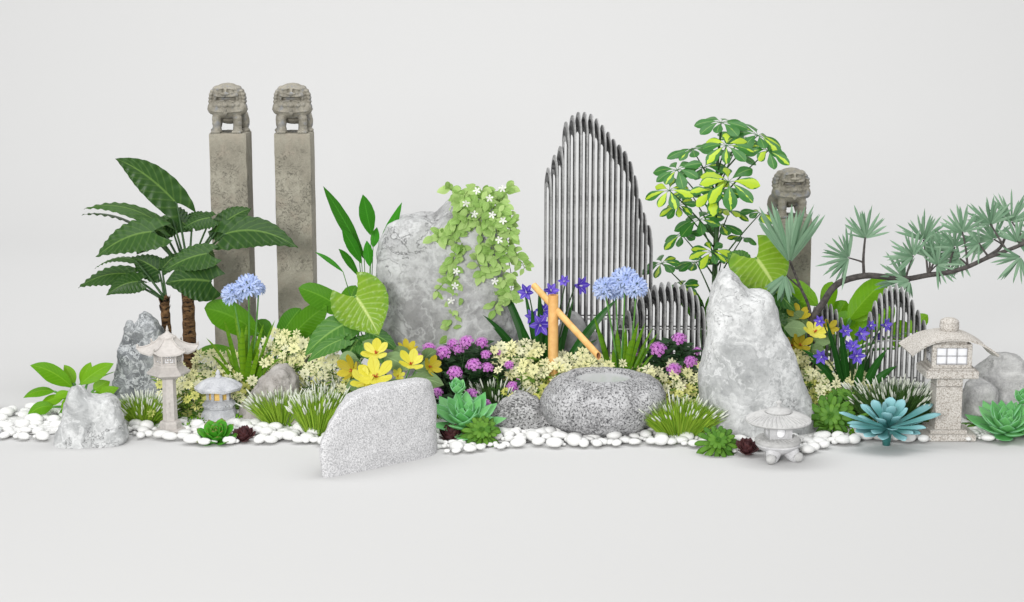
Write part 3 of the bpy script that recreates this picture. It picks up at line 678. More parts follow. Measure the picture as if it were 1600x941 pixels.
def kasuga():
    Y = 8.48; m = MPP(Y); c = W(1475, 690, Y); K = Vector((c.x, Y, 0)); r6 = lambda p: p*m; z = lambda v: W(1481, v, Y-r6(20)).z
    t = thing('stone_lantern', 'beige speckled granite lantern with a curved roof and paned windows', 'lantern', K)
    mb = MB(); block(mb, K.x, K.y, r6(41), r6(36), 0, z(676), .004); block(mb, K.x, K.y, r6(29), r6(27), z(676)-.004, z(671), .003); mb.build('base', M['kasuga'], t, sharp=35)
    mb = MB(); block(mb, K.x, K.y, r6(20.5), r6(20), z(672), z(605), .003); block(mb, K.x, K.y, r6(20.5), r6(20), z(605)+.0015, z(589), .003); mb.build('post', M['kasuga'], t, sharp=35)
    mb = MB(); block(mb, K.x, K.y, r6(41), r6(34), z(589)-.002, z(577), .004); block(mb, K.x, K.y, r6(36), r6(30), z(577)-.004, z(574), .003); mb.build('platform', M['kasuga'], t, sharp=35)
    ch = MB(); hx, hy = r6(31), r6(26); z0, z1 = z(575), z(541)
    for sx in (-1, 1):
        for sy in (-1, 1): block(ch, K.x+sx*(hx-r6(3.5)), K.y+sy*(hy-r6(3.5)), r6(3.5), r6(3.5), z0, z1, .002)
    block(ch, K.x, K.y, hx-.001, hy-.001, z0-.001, z0+r6(6), .002); block(ch, K.x, K.y, hx-.001, hy-.001, z1-r6(2), z1+r6(4), .002)
    co = ch.build('chamber', M['kasuga'], t, sharp=35)
    a0, a1 = z0+r6(6), z1-r6(2)
    for ax, s_ in ((0, -1), (0, 1), (1, -1), (1, 1)):
        f = MB(); g = MB(); H = (hx if ax == 0 else hy)-r6(7); D = (hy if ax == 0 else hx)-r6(3)
        def P(a, dz, d): return (K.x+(a if ax == 0 else s_*d), K.y+(s_*d if ax == 0 else a), dz)
        def bar(a, b, q0, q1, th_):
            A = P(a, q0, D); B = P(b, q1, D); block(f, (A[0]+B[0])/2, (A[1]+B[1])/2, abs(A[0]-B[0])/2+(th_ if ax == 0 else r6(.9)), abs(A[1]-B[1])/2+(r6(.9) if ax == 0 else th_), q0, q1, .0004)
        for a in (-H, -H/3, H/3, H): bar(a, a, a0, a1, r6(.8))
        for q in (a0, (a0+a1)/2-r6(.6), a1-r6(1.2)): bar(-H, H, q, q+r6(1.4), 0)
        A = P(-H, 0, D-r6(2)); B = P(H, 0, D-r6(2)); block(g, (A[0]+B[0])/2, (A[1]+B[1])/2, max(abs(A[0]-B[0])/2, .001), max(abs(A[1]-B[1])/2, .001), a0, a1, .0003)
        wo = f.build('window', M['frame'], co, sharp=35); g.build('pane', M['paper'], wo, sharp=35)
    # roof: thick curved sheet, drooping to the two sides, corners flicked out
    rf = MB(); top = []; bot = []; n1, n2 = 24, 10
    for i in range(n1+1):
        fx = i/n1*2-1; rt = []; rb = []
        for j in range(n2+1):
            fy = j/n2*2-1; x = r6(63.5)*fx*(1+.06*fy*fy); y = r6(42)*fy*(1+.14*fx*fx)
            h = z(519)-r6(34)*abs(fx)**2.3-r6(6)*fy*fy*(1-abs(fx)**2)+r6(3)*abs(fx*fy)**3
            th_ = r6(4.5)*(1-.4*abs(fx))
            rt.append(K+Vector((x, y, h))); rb.append(K+Vector((x*.985, y*.97, h-th_)))
        top.append(rt); bot.append(rb)
    k = n2+1; vs = [p for r in top for p in r]+[p for r in bot for p in r]; T = (n1+1)*k; fs = []
    for i in range(n1):
        for j in range(n2):
            a = i*k+j; fs += [(a, a+k, a+k+1, a+1), (T+a, T+a+1, T+a+k+1, T+a+k)]
        fs += [(i*k, T+i*k, T+i*k+k, i*k+k), (i*k+n2, i*k+k+n2, T+i*k+k+n2, T+i*k+n2)]
    for j in range(n2): fs += [(j, j+1, T+j+1, T+j), (n1*k+j, T+n1*k+j, T+n1*k+j+1, n1*k+j+1)]
    rf.add(vs, fs); rf.build('roof', M['kasuga'], t, sharp=40)
    gb = MB()                                                       # stone gable filling between chamber and curved roof
    block(gb, K.x, K.y, r6(24), r6(22), z1, z(524), .003); gb.build('roof_support', M['kasuga'], t, sharp=35)
    fn = MB(); rings = []
    for r_, v in ((11, 524), (13, 521), (14.5, 515), (14.5, 510), (13.5, 509), (14.5, 507.5), (13, 504), (8, 501), (2, 500)):
        rings.append([K+Vector((cos(2*pi*q/56)*r6(r_)*(1+.035*(q % 2)), sin(2*pi*q/56)*r6(r_)*(1+.035*(q % 2)), z(v))) for q in range(56)])
    loft(fn, rings); fn.build('finial', M['kasuga'], t, sharp=60)
    FOOT.append((K.x, K.y, .17))
kasuga()

# ------------------------------------------------------------------ stone basin, bamboo spout
def basin():
    Y = 8.62; m = MPP(Y, .2); r6 = lambda p: p*m; K = Vector((W(942, 690, Y).x, Y, 0)); H = r6(88)
    t = thing('water_basin', 'round rough grey stone basin filled with still water', 'basin', K)
    P = [(20, .0), (52, .0), (70, .045), (84, .16), (94, .33), (97.5, .5), (95, .66), (86, .81), (74, .92), (62, .975), (52, .985), (47, .975), (45.5, .95), (44.5, .88), (43, .80), (20, .78), (1, .78)]
    rings = []; n = 120; PP = []
    for i in range(len(P)-1):
        for k in range(5): PP.append((lerp(P[i][0], P[i+1][0], k/5), lerp(P[i][1], P[i+1][1], k/5), i))
    for r, h, i in PP:
        rr = []
        for k in range(n):
            a = 2*pi*k/n; d = Vector((cos(a), sin(a), 0)); inner = i >= 10
            q = Vector((d.x*r, d.y*r, h*90))*.02; amt = 0 if inner else 1
            asym = 1+(.05*cos(a)*(h-.45)*2+.02*sin(2*a+1) if not inner else 0)
            dr = noise.fractal(q*1.3, .9, 2, 3)*3*amt+noise.fractal(q*8, .8, 2, 3)*.8*amt
            zz = h*H+(r6(4)*cos(a)*(-.4)*h*amt)+noise.noise(q*3+Vector((5, 0, 0)))*r6(1.5)*(h > .1)*amt
            rr.append(K+d*r6(r*asym+dr)+Vector((0, 0, zz)))
        rings.append(rr)
    mb = MB(); loft(mb, rings); mb.build('bowl', M['basin'], t)
    wm = MB(); wm.add(nring(K, r6(45.3), .91*H, 64), [tuple(range(64))]); wm.build('water_surface', M['water'], t)
    for k in range(8): FOOT.append((K.x+cos(k)*.12, K.y+sin(k)*.12, .1))
basin()
def spout():
    Y = 9.0; m = MPP(Y, .5); b = W(864, 600, Y); K = Vector((b.x, Y, 0)); z = lambda v: W(864, v, Y).z
    t = thing('bamboo_fountain', 'golden bamboo post with a slanting bamboo spout above the basin', 'bamboo spout', K)
    def hollow(pts, r, name, par, n=20, cut=0):
        mb = MB(); pts = [Vector(p) for p in pts]; tube(mb, pts, r, n, cap=False)
        L = len(pts); e = norm(pts[-1]-pts[-2])
        base = len(mb.v)-n
        if cut:
            for k in range(n):
                q = mb.v[base+k]; off = (q-pts[-1]); mb.v[base+k] = q+e*(-off.z)*cut
        o = [mb.v[base+k] for k in range(n)]; c = sum(o, Vector())/n
        i_ = [c+(q-c)*.72 for q in o]; dd = [q-e*r*2.2 for q in i_]; b2 = len(mb.v)
        mb.add([c2.copy() for c2 in o]+i_+dd, [(k, (k+1) % n, n+(k+1) % n, n+k) for k in range(n)], None, 0, 0)
        mb.add(i_+dd, [(k, (k+1) % n, n+(k+1) % n, n+k) for k in range(n)]+[tuple(range(n, 2*n))], None, 0, 1)
        mb.f.append(tuple(range(n))[::-1]); mb.m.append(0)
        return mb.build(name, [M['bamboo'], M['bamboo_in']], par, sharp=50)
    hollow([K, K+Vector((0, 0, z(520))), K+Vector((0, 0, z(461)))], 8*m, 'post', t)
    A = W(834, 445, Y-8*m-.01); B = W(936, 555, Y-.36)
    A = W(834, 446, Y+.13); B = W(935, 556, Y-.24)
    hollow([A, A.lerp(B, .3), A.lerp(B, .6), B], 5.2*m, 'spout', t, cut=.9)
    FOOT.append((K.x, K.y, .05))
spout()

# ------------------------------------------------------------------ large-leaved plants
def big_leaf(t, u0, v0, u1, v1, wpx, Y0, Y1, mat, name='leaf', face=(0, -1, .5), foot=None, pet=None, petr=4.0, petbow=.08, r=None, petmat='stem', **kw):
    """leaf blade from notch (u0,v0) to tip (u1,v1), w px wide; petiole runs to foot (u,v,Y)"""
    p0 = W(u0, v0, Y0); p1 = W(u1, v1, Y1); mb = MB(); m = MPP(Y0)
    leaf(mb, p0, p1, wpx*m, face, r=r, **kw); l = mb.build(name, M[mat], t)
    if foot:
        pm = MB(); f = W(*foot) if len(foot) == 3 and foot[2] > 2 else Vector(foot)
        pts = curve_pts(f, p0, petbow, n=7); pts.append(p0+(p1-p0)*.04)
        tube(pm, pts, [petr*m*.5, petr*m*.28], 6); pm.build('petiole', M[petmat], l)
    return l
random.seed(3)
def palm(label, base, trunk, r0, r1, leaves, foot):
    t = thing('elephant_ear_plant', label, 'plant', base, 'elephant ear plants on brown trunks')
    mb = MB(); pts = spline(trunk, 14); n = len(pts); nr = 18; vs = []; uv = []
    for i, p in enumerate(pts):
        f = i/(n-1); seg = (f*9.0) % 1; R = lerp(r0, r1, f)*(1+.13*seg**2.2-.03)
        for k in range(nr):
            a = 2*pi*k/nr; q = Vector((cos(a)*2, sin(a)*2, p.z*12)); d = 1+noise.fractal(q, .8, 2, 3)*.07
            vs.append(p+Vector((cos(a)*R*d, sin(a)*R*d, 0))); uv.append((k/nr, f))
    fs = [(i*nr+k, i*nr+(k+1) % nr, (i+1)*nr+(k+1) % nr, (i+1)*nr+k) for i in range(n-1) for k in range(nr)]+[tuple((n-1)*nr+k for k in range(nr))]
    mb.add(vs, fs, uv)
    top = pts[-1]
    for i in range(26):                                              # frayed leaf-base fibres under the crown
        a = random.random()*6.3; z = top.z-random.random()*.07; d = Vector((cos(a), sin(a), 0))
        leaf(mb, Vector((top.x, top.y, z))+d*r1*.8, Vector((top.x, top.y, z+.05))+d*r1*1.5, .022, d, .1, n=3, m=1)
    mb.build('trunk', M['bark_tree'], t)
    for (u0, v0, u1, v1, wp, dy0, dy1, face, arch, lobe) in leaves:
        big_leaf(t, u0, v0, u1, v1, wp, foot[2]+dy0, foot[2]+dy1, 'ear', face=face, foot=(foot[0]+random.uniform(-3, 3), foot[1], foot[2]+random.uniform(-.02, .02)), arch=arch, lobe=lobe,
                 pf=HEART, fold=.22, wave=.034, wn=9, pleat=.02, pn=8, pk=.32, n=44, m=5, petr=4.5, petmat='petiole', petbow=.06)
Y1 = 9.55
palm('taller elephant ear plant with thick ringed brown trunk and big dark leaves', W(296, 600, Y1)*1, [G(300, 604), W(297, 560, Y1), W(295, 500, Y1), W(292, 428, Y1)], .042, .033, [
    (276, 318, 180, 248, 54, .03, -.05, (.5, -1, .15), .16, .28),
    (247, 347, 131, 327, 34, .05, .1, (0, -.5, 1), .24, .25),
    (222, 356, 128, 336, 34, .1, .2, (.1, .3, 1), .20, .2),
    (240, 362, 150, 402, 62, -.2, -.3, (-.1, -1, .8), .20, .3),
    (236, 362, 214, 398, 44, .12, .1, (.1, -1, .3), .1, .25),
    (268, 338, 302, 362, 48, .12, .14, (.1, -1, .9), .12, .2),
    (330, 340, 286, 357, 42, -.05, -.1, (0, -.6, .9), .16, .25),
    (346, 352, 393, 326, 40, .12, .2, (0, -1, .6), .14, .25),
    (350, 366, 466, 388, 58, -.12, -.15, (.1, -1, .75), .26, .22),
    (326, 396, 256, 424, 50, -.22, -.3, (0, -1, .9), .14, .25),
    (322, 391, 336, 402, 34, .14, .16, (0, -.6, 1), .1, .2), (338, 356, 378, 378, 40, .15, .12, (0, -1, .8), .12, .22), (266, 350, 232, 372, 40, .15, .12, (0, -1, .6), .12, .25), (300, 352, 316, 330, 34, .2, .25, (0, -1, .4), .1, .2),
    (330, 440, 258, 443, 66, -.25, -.38, (.05, -1, .35), .12, .3)], (293, 430, Y1))
Y2 = 9.42
palm('shorter elephant ear plant with slim brown trunk growing left of the taller one', W(262, 600, Y2), [G(263, 612), W(263, 570, Y2), W(261, 525, Y2), W(257, 472, Y2)], .034, .024, [
    (211, 407, 148, 420, 24, 0, .05, (0, -.2, 1), .28, .15),
    (200, 428, 122, 450, 42, .04, .05, (-.1, -.8, 1), .2, .22),
    (218, 440, 166, 462, 36, -.06, -.1, (.2, -1, .6), .22, .22),
    (249, 424, 205, 402, 46, .05, .1, (0, -.8, .8), .12, .25),
    (196, 438, 232, 442, 18, .02, .0, (0, -.3, 1), .1, .2),
    (253, 420, 282, 394, 30, .05, .15, (0, -.6, 1), .12, .2)], (258, 470, Y2))

def leafy(name, label, base, foot, rows, mat, group=None, cat='plant', pf=PADDLE, **kw):
    """rows: u0,v0 (blade base), u1,v1 (tip), width px, dY base, dY tip, face"""
    t = thing(name, label, cat, Vector((base.x, base.y, 0)), group)
    for (u0, v0, u1, v1, wp, d0, d1, face, arch) in rows:
        k = dict(kw); big_leaf(t, u0, v0, u1, v1, wp, foot[2]+d0, foot[2]+d1, mat, face=face, foot=foot, arch=arch, pf=pf, **k)
    return t
BL = dict(fold=.25, wave=.015, wn=2, n=16, m=3, petr=6)
leafy('broadleaf_plant', 'bright green broadleaf plant at far left behind the two-humped rock', G(125, 640), (126, 640, 8.9), [
    (114, 606, 47, 571, 32, 0, -.1, (-.1, -1, 1), .2), (124, 602, 178, 568, 27, 0, .05, (.1, -1, .9), .14), (117, 600, 100, 570, 18, .12, .2, (0, -1, .6), .1),
    (126, 600, 142, 566, 20, .15, .2, (0, -1, .8), .1), (86, 612, 36, 622, 20, -.05, -.1, (0, -.8, 1), .25), (84, 636, 43, 650, 24, -.12, -.2, (0, -1, .7), .3), (108, 612, 84, 622, 16, -.1, -.15, (0, -1, .8), .1),
    (92, 648, 112, 644, 26, -.1, -.15, (.2, -1, .5), .1), (140, 628, 186, 606, 22, .1, .15, (0, -1, .7), .15), (132, 626, 158, 620, 20, .02, .02, (0, -1, .6), .1), (136, 600, 182, 580, 12, .2, .3, (0, .2, 1), .1), (100, 622, 62, 634, 20, -.05, -.1, (0, -1, .8), .2), (118, 622, 96, 640, 22, -.1, -.15, (0, -1, .6), .1), (146, 610, 172, 596, 24, .12, .2, (0, -1, .6), .1), (112, 598, 78, 584, 22, .15, .2, (0, -.6, 1), .15)], 'lime', 'bright broadleaf plants', pf=OVATE, **BL)
leafy('broadleaf_plant', 'green broadleaf plant between the two tall pillars above the star flowers', G(420, 610), (425, 590, 9.55), [
    (404, 522, 319, 482, 50, -.1, -.25, (-.1, -1, .7), .16), (386, 566, 308, 550, 32, -.05, -.1, (0, -.7, 1), .25), (436, 530, 470, 482, 34, .1, .2, (.2, -1, .7), .1), (444, 540, 511, 478, 38, -.05, -.1, (.3, -1, .6), .12),
    (418, 528, 402, 500, 30, .2, .25, (0, -1, .5), .1), (448, 552, 480, 545, 24, 0, 0, (0, -1, 1), .1), (430, 556, 448, 520, 28, .05, .05, (0, -1, .4), .1)], 'canna', 'broadleaf plants behind the beds', **BL)
leafy('broadleaf_plant', 'green broadleaf plant with wide leaves left of the big boulder', G(540, 612), (548, 590, 9.4), [
    (546, 492, 466, 450, 40, .1, .05, (-.1, -1, .8), .14), (536, 500, 556, 446, 34, .2, .25, (0, -1, .5), .1), (520, 552, 482, 500, 44, .1, .1, (.2, -1, .5), .1), (560, 520, 545, 478, 44, .18, .18, (0, -1, .4), .1), (580, 540, 612, 548, 26, .1, .1, (0, -.6, 1), .2)], 'canna', 'broadleaf plants behind the beds', **BL)
leafy('broadleaf_plant', 'bright broadleaf plant behind the needle branch and small slatted sculpture', G(1320, 590), (1310, 560, 9.55), [
    (1278, 478, 1226, 440, 32, 0, .1, (0, -1, .7), .15), (1290, 490, 1300, 440, 26, .2, .2, (0, -1, .5), .1), (1326, 500, 1386, 438, 40, -.05, 0, (.3, -1, .6), .12), (1330, 500, 1372, 470, 34, .1, .1, (0, -1, .8), .1), (1300, 505, 1340, 495, 30, .1, .15, (0, -1, .8), .1),
    (1420, 520, 1450, 492, 24, .1, .2, (0, -1, .6), .1), (1262, 500, 1240, 462, 30, .2, .2, (0, -1, .5), .1), (1298, 520, 1322, 470, 34, .3, .3, (0, -1, .4), .1), (1270, 520, 1294, 482, 30, .25, .25, (0, -1, .4), .1), (1350, 520, 1398, 480, 34, .2, .2, (.2, -1, .5), .1), (1340, 540, 1352, 496, 36, .25, .25, (0, -1, .5), .1), (1250, 545, 1234, 505, 34, .2, .2, (0, -1, .4), .1), (1310, 545, 1282, 520, 34, .2, .15, (0, -1, .6), .1), (1400, 545, 1412, 500, 30, .2, .2, (0, -1, .5), .1)], 'lime', 'broadleaf plants behind the beds', **BL)
leafy('broadleaf_plant', 'dark and lime leaved plant in the gap between low sculpture and pointed boulder', G(1095, 590), (1100, 560, 9.75), [
    (1100, 500, 1062, 448, 34, .1, .1, (0, -1, .7), .12), (1108, 505, 1130, 455, 34, .05, .1, (0, -1, .6), .1), (1092, 500, 1085, 470, 30, .2, .1, (0, -1, .6), .1), (1112, 520, 1112, 480, 36, .2, .2, (0, -1, .5), .1)], 'canna', 'broadleaf plants behind the beds', **BL)
CL = dict(fold=.2, wave=.02, wn=3, n=16, m=2, petr=2.2, petbow=.02)
leafy('bird_of_paradise_plant', 'tall plant of slender upright blades on thin stalks left of the big boulder', G(576, 602), (576, 560, 9.6), [
    (569, 403, 505, 291, 22, 0, -.1, (.6, -1, .1), .05), (558, 372, 520, 324, 13, .1, .05, (.5, -1, .1), .08), (580, 367, 567, 304, 25, .05, 0, (.2, -1, .1), .03), (592, 388, 628, 316, 17, -.05, -.1, (-.3, -1, .2), -.08),
    (565, 411, 534, 357, 19, -.1, -.2, (.5, -1, .1), .08), (578, 416, 573, 376, 16, -.1, -.1, (.3, -1, .1), .03), (583, 386, 589, 355, 14, .1, .15, (0, -1, .1), .0), (536, 425, 492, 394, 8, -.1, -.1, (0, -1, .7), .12), (560, 431, 529, 389, 13, 0, -.05, (.4, -1, .2), .14)], 'canna2', cat='plant', pf=LANCE, **CL)

# taro: dark leaves and one huge ribbed bright leaf
def taro(label, foot, bright, darks):
    b = W(*foot); t = thing('taro_plant', label, 'plant', Vector((b.x, b.y, 0)), 'variegated taro plants')
    kw = dict(pf=HEART, pn=9, pk=.34, n=48, m=7)
    for (u0, v0, u1, v1, wp, d0, d1, face, arch, lobe) in bright:
        big_leaf(t, u0, v0, u1, v1, wp, foot[2]+d0, foot[2]+d1, 'taro', face=face, foot=foot, arch=arch, lobe=lobe, pleat=.030, fold=.12, wave=.01, wn=7, petr=6, r=.3, **kw)
    for (u0, v0, u1, v1, wp, d0, d1, face, arch, lobe) in darks:
        big_leaf(t, u0, v0, u1, v1, wp, foot[2]+d0, foot[2]+d1, 'taro2', face=face, foot=foot, arch=arch, lobe=lobe, pleat=.04, fold=.2, wave=.012, wn=7, petr=6, **kw)
taro('taro plant with one huge ribbed yellow-green leaf left of the big boulder', (550, 600, 9.15), [(555, 462, 592, 524, 92, -.1, -.18, (-.05, -1, .25), .08, .42)],
     [(540, 506, 476, 556, 54, -.12, -.25, (-.2, -1, .6), .14, .3), (574, 520, 623, 550, 36, 0, -.05, (.1, -.8, .9), .18, .25), (560, 530, 540, 562, 56, -.12, -.2, (.1, -1, .6), .08, .3), (530, 520, 505, 545, 40, .05, .1, (0, -1, .5), .1, .25), (566, 538, 600, 570, 34, -.15, -.2, (.1, -1, .8), .15, .25), (536, 530, 480, 566, 34, -.2, -.3, (0, -.7, 1), .15, .25)])
taro('taro plant with one huge ribbed yellow-green leaf behind the pointed boulder', (1188, 560, 9.3), [(1181, 402, 1217, 459, 96, 0, -.08, (.05, -1, .3), .08, .42)],
     [(1160, 410, 1136, 396, 40, .15, .2, (0, -1, .6), .1, .3), (1205, 452, 1243, 488, 40, -.05, -.1, (.1, -1, .9), .15, .25), (1172, 440, 1150, 470, 44, .1, .1, (0, -1, .5), .1, .25), (1195, 450, 1180, 490, 50, .1, .1, (0, -1, .6), .1, .25), (1225, 470, 1256, 500, 40, .1, .1, (0, -1, .8), .1, .2), (1210, 500, 1244, 530, 46, .0, -.05, (.1, -1, .8), .12, .25), (1170, 470, 1150, 500, 46, .15, .12, (0, -1, .6), .1, .2), (1215, 480, 1250, 470, 40, .2, .2, (0, -1, .5), .1, .2), (1160, 405, 1150, 432, 36, .2, .2, (.3, -1, .3), .1, .2)])

# ------------------------------------------------------------------ schefflera
random.seed(11)
def schefflera():
    Y = 9.85; b = G(1112, 588); b.z = 0
    t = thing('umbrella_tree', 'tall variegated umbrella tree with yellow-green whorled leaflets beside the tallest sculpture', 'plant', Vector((b.x, Y, 0)))
    st = spline([Vector((b.x, Y, 0)), W(1116, 500, Y), W(1117, 420, Y), W(1120, 330, Y), W(1121, 260, Y+.03), W(1127, 200, Y)], 6)
    m = MPP(Y); mb = MB(); tube(mb, st, [6*m, 1.6*m], 8); mb.build('stem', M['petiole'], t)
    whorls = [(1127, 192, 38, .0, 0), (1082, 234, 36, .1, 0), (1135, 228, 38, -.2, .55), (1158, 214, 34, .2, .2), (1184, 212, 42, .0, .2), (1200, 236, 34, -.1, .5), (1058, 266, 36, -.1, 0), (1100, 262, 40, .05, .1),
              (1046, 298, 34, -.2, .85), (1138, 284, 44, -.3, .7), (1116, 300, 38, -.3, .6), (1092, 344, 36, -.05, .15), (1066, 368, 30, .05, .3), (1124, 352, 38, .15, .05), (1112, 394, 30, -.2, .6), (1088, 410, 32, .1, 0), (1140, 330, 32, .15, .2),
              (1188, 334, 30, .1, .5), (1034, 412, 32, .0, .0), (1146, 240, 34, .25, .1), (1078, 300, 32, .2, .1), (1160, 372, 24, .2, .1), (1064, 450, 30, .0, .3), (1128, 404, 24, .1, .3), (1060, 322, 28, -.1, .5)]
    for (u, v, L, dy, yel) in whorls:
        c = W(u, v, Y+dy); mb = MB(); base = min(st, key=lambda p: abs(p.z-(c.z-.16-abs(c.x-st[-1].x)*.5)))
        out = norm(Vector((c.x-base.x, (c.y-base.y), .15+abs(c.x-base.x)*.3))); n = random.choice((7, 8, 8)); a0 = random.random()*6
        ax = norm(Vector((out.x*.45, out.y*.4-.25, .9))); X = perp(ax); Z = ax.cross(X)
        for k in range(n):
            a = a0+2*pi*k/n; d = X*cos(a)+Z*sin(a); Lk = L*.92*m*random.uniform(.8, 1.12)
            q0 = c+d*Lk*.22+ax*.005; dr = random.uniform(.1, .5); q1 = q0+norm(d*1-Vector((0, 0, dr)))*Lk
            tube(mb, [c, q0], .0016, 4, r=0)
            leaf(mb, q0, q1, Lk*.50, ax*.8+Vector((0, -.55, 0))+Vector((random.uniform(-.3, .3), 0, 0)), .12, pf=OBOV, fold=.18, n=9, m=2,
                 r=(random.uniform(.55, 1) if random.random() < yel else random.uniform(0, .62)))
        l = mb.build('leaf_whorl', M['var'], t)
        pm = MB(); tube(pm, curve_pts(base, c, .06, n=5), [1.6*m, .8*m], 5); pm.build('petiole', M['petiole'], l)
schefflera()

# ------------------------------------------------------------------ needle-fan tree with one long branch
random.seed(5)
def needle_tree():
    Y = 9.25; b = G(1266, 606); b = Vector((b.x, Y, 0)); m = MPP(Y)
    t = thing('needle_tree', 'dark-branched tree with pale green needle fans and one long branch reaching right', 'tree', b)
    P = lambda u, v, d=0: W(u, v, Y+d)
    tr = MB(); tube(tr, spline([b, P(1268, 545), P(1270, 500), P(1286, 474), P(1300, 452), P(1318, 439), P(1352, 431), P(1384, 433), P(1415, 436), P(1450, 430, -.05), P(1481, 426, -.08), P(1512, 417, -.1), P(1545, 402, -.1), P(1590, 385, -.1), P(1640, 362, -.1), P(1690, 350, -.1)], 6), [6.5*m, 2.4*m], 8)
    tk = tr.build('trunk', M['pinebark'], t)
    def br(pts, r): x = MB(); tube(x, spline(pts, 5), [r*m, r*m*.6], 6); x.build('branch', M['pinebark'], tk)
    br([P(1268, 520), P(1264, 480), P(1251, 450), P(1242, 428), P(1234, 408, -.05)], 3.0)
    br([P(1251, 450), P(1240, 441), P(1229, 431, .05)], 2)
    br([P(1350, 431), P(1349, 408), P(1350, 390), P(1352, 371)], 2.6); br([P(1349, 410), P(1340, 407), P(1326, 403, -.05)], 1.8)
    br([P(1540, 404, -.1), P(1562, 388), P(1572, 368)], 3.4)
    fans = [(1234, 408, 100, 90, 15, 42), (1352, 372, 52, 90, 15, 70), (1326, 403, 54, 170, 15, 95), (1443, 375, 50, 80, 13, 85), (1427, 400, 46, 130, 12, 95), (1413, 436, 52, 150, 12, 70),
            (1452, 402, 44, 60, 12, 110), (1464, 414, 40, 30, 11, 120), (1504, 363, 44, 95, 13, 80), (1492, 386, 42, 120, 12, 100), (1500, 404, 34, 200, 9, 100), (1553, 374, 46, 140, 13, 100), (1548, 350, 46, 100, 13, 80),
            (1581, 347, 52, 85, 14, 80), (1590, 378, 46, 60, 12, 110), (1594, 402, 46, 230, 11, 80), (1622, 372, 46, 100, 12, 100), (1421, 440, 34, 215, 8, 70), (1470, 392, 34, 90, 9, 90), (1530, 380, 36, 180, 9, 90), (1226, 431, 46, 255, 8, 50)]
    main = [P(1352, 431), P(1384, 433), P(1415, 436), P(1450, 430, -.05), P(1481, 426, -.08), P(1512, 417, -.1), P(1545, 402, -.1), P(1572, 390, -.1), P(1600, 380, -.1), P(1640, 362, -.1)]
    for i, (u, v, L, ang, n, spread) in enumerate(fans):
        dy = random.uniform(-.12, .1) if i > 2 else 0; c = P(u, v, dy); mb = MB()
        if i > 2 and i < 20:
            q = min(main, key=lambda p: (p-c-Vector((-.03, 0, 0))).length)
            if (q-c).length > .02: br([q, q.lerp(c, .5)+Vector((random.uniform(-.012, .012), 0, 0)), c], 1.9)
        wide = 6.8 if i in (0, 20) else 4.2
        for k in range(n+8):
            f = (k+.5)/(n+8)*2-1; a = radians(ang+f*spread+random.uniform(-6, 6)); tilt = random.uniform(-.7, .55)
            d = norm(Vector((cos(a), tilt, sin(a)))); Lk = L*m*random.uniform(.8, 1.12)*(1-.12*abs(f))
            leaf(mb, c+d*.006, c+d*Lk+Vector((0, 0, -.01*abs(tilt))), wide*m*random.uniform(.85, 1.15), Vector((random.uniform(-.4, .4), -1, random.uniform(.0, .7))), random.uniform(-.03, .05), pf=STRAP, fold=.35, n=6, m=1)
        mb.build('needle_fan', M['fan'], t)
needle_tree()

# ------------------------------------------------------------------ strap-leaved flowering plants
def straps(mb, b, tips, w, Y, pf=LANCE, fold=.3, arch=.3, dyr=.15, r0=(0, 1), wave=0, n=14):
    for tp in tips:
        u, v = tp[:2]; k = tp[2] if len(tp) > 2 else 1; ar = tp[3] if len(tp) > 3 else arch
        p1 = W(u, v, Y+random.uniform(-dyr, dyr)); p0 = b+Vector((random.uniform(-.015, .015), random.uniform(-.015, .015), 0))
        leaf(mb, p0, p1, w*k, Vector((random.uniform(-.3, .3), -1, .6)), ar, pf=pf, fold=fold, n=n, m=2, r=random.uniform(*r0), wave=wave, wn=6)
def lily(c, d, R, mi=0, n=6, cup=.9, petw=.30, back=.12, roll=0):
    """open trumpet flower facing d"""
    mb = MB(); d = norm(d); X = perp(d); Z = d.cross(X)
    for k in range(n):
        a = 2*pi*k/n+roll+random.uniform(-.08, .08); o = X*cos(a)+Z*sin(a); c2 = cup if k % 2 else cup*.8
        leaf(mb, c-d*R*back*2, c+o*R*1.05+d*R*c2*.5, R*petw*2, d*1-o*.5, .16, bow=d-o*.6, pf=LANCE, fold=-.3, n=7, m=2, r=random.random())
    tube(mb, [c-d*R*.75, c-d*R*.2], [R*.1, R*.2], 6)
    return mb
def purple(label, foot, leaves, flowers, Y):
    random.seed(int(foot[0])); b = W(*foot); b0 = Vector((b.x, b.y, 0))
    t = thing('violet_lily_plant', label, 'plant', b0, 'violet lily plants')
    mb = MB(); straps(mb, b0, leaves, .05, Y); mb.build('foliage', M['darkleaf'], t)
    for (u, v, R, dx, dz, dy) in flowers:
        c = W(u, v, Y+dy); d = norm(Vector((dx, -1, dz))); Rm = R*MPP(Y)*.9
        f = lily(c, d, Rm).build('flower', M['violet'], t)
        s = MB(); q = c-d*Rm*.7; tube(s, spline([b0, b0.lerp(q, .55)+Vector((0, .03, .04)), q], 6), [.005, .0035], 5); s.build('stem', M['petiole'], f)
        a = MB()
        for k in range(4): e = c+d*Rm*.35+Vector((random.uniform(-1, 1), 0, random.uniform(-1, 1)))*Rm*.16; tube(a, [c-d*Rm*.2, e], .0015, 4)
        a.build('stamen', M['white'], f)
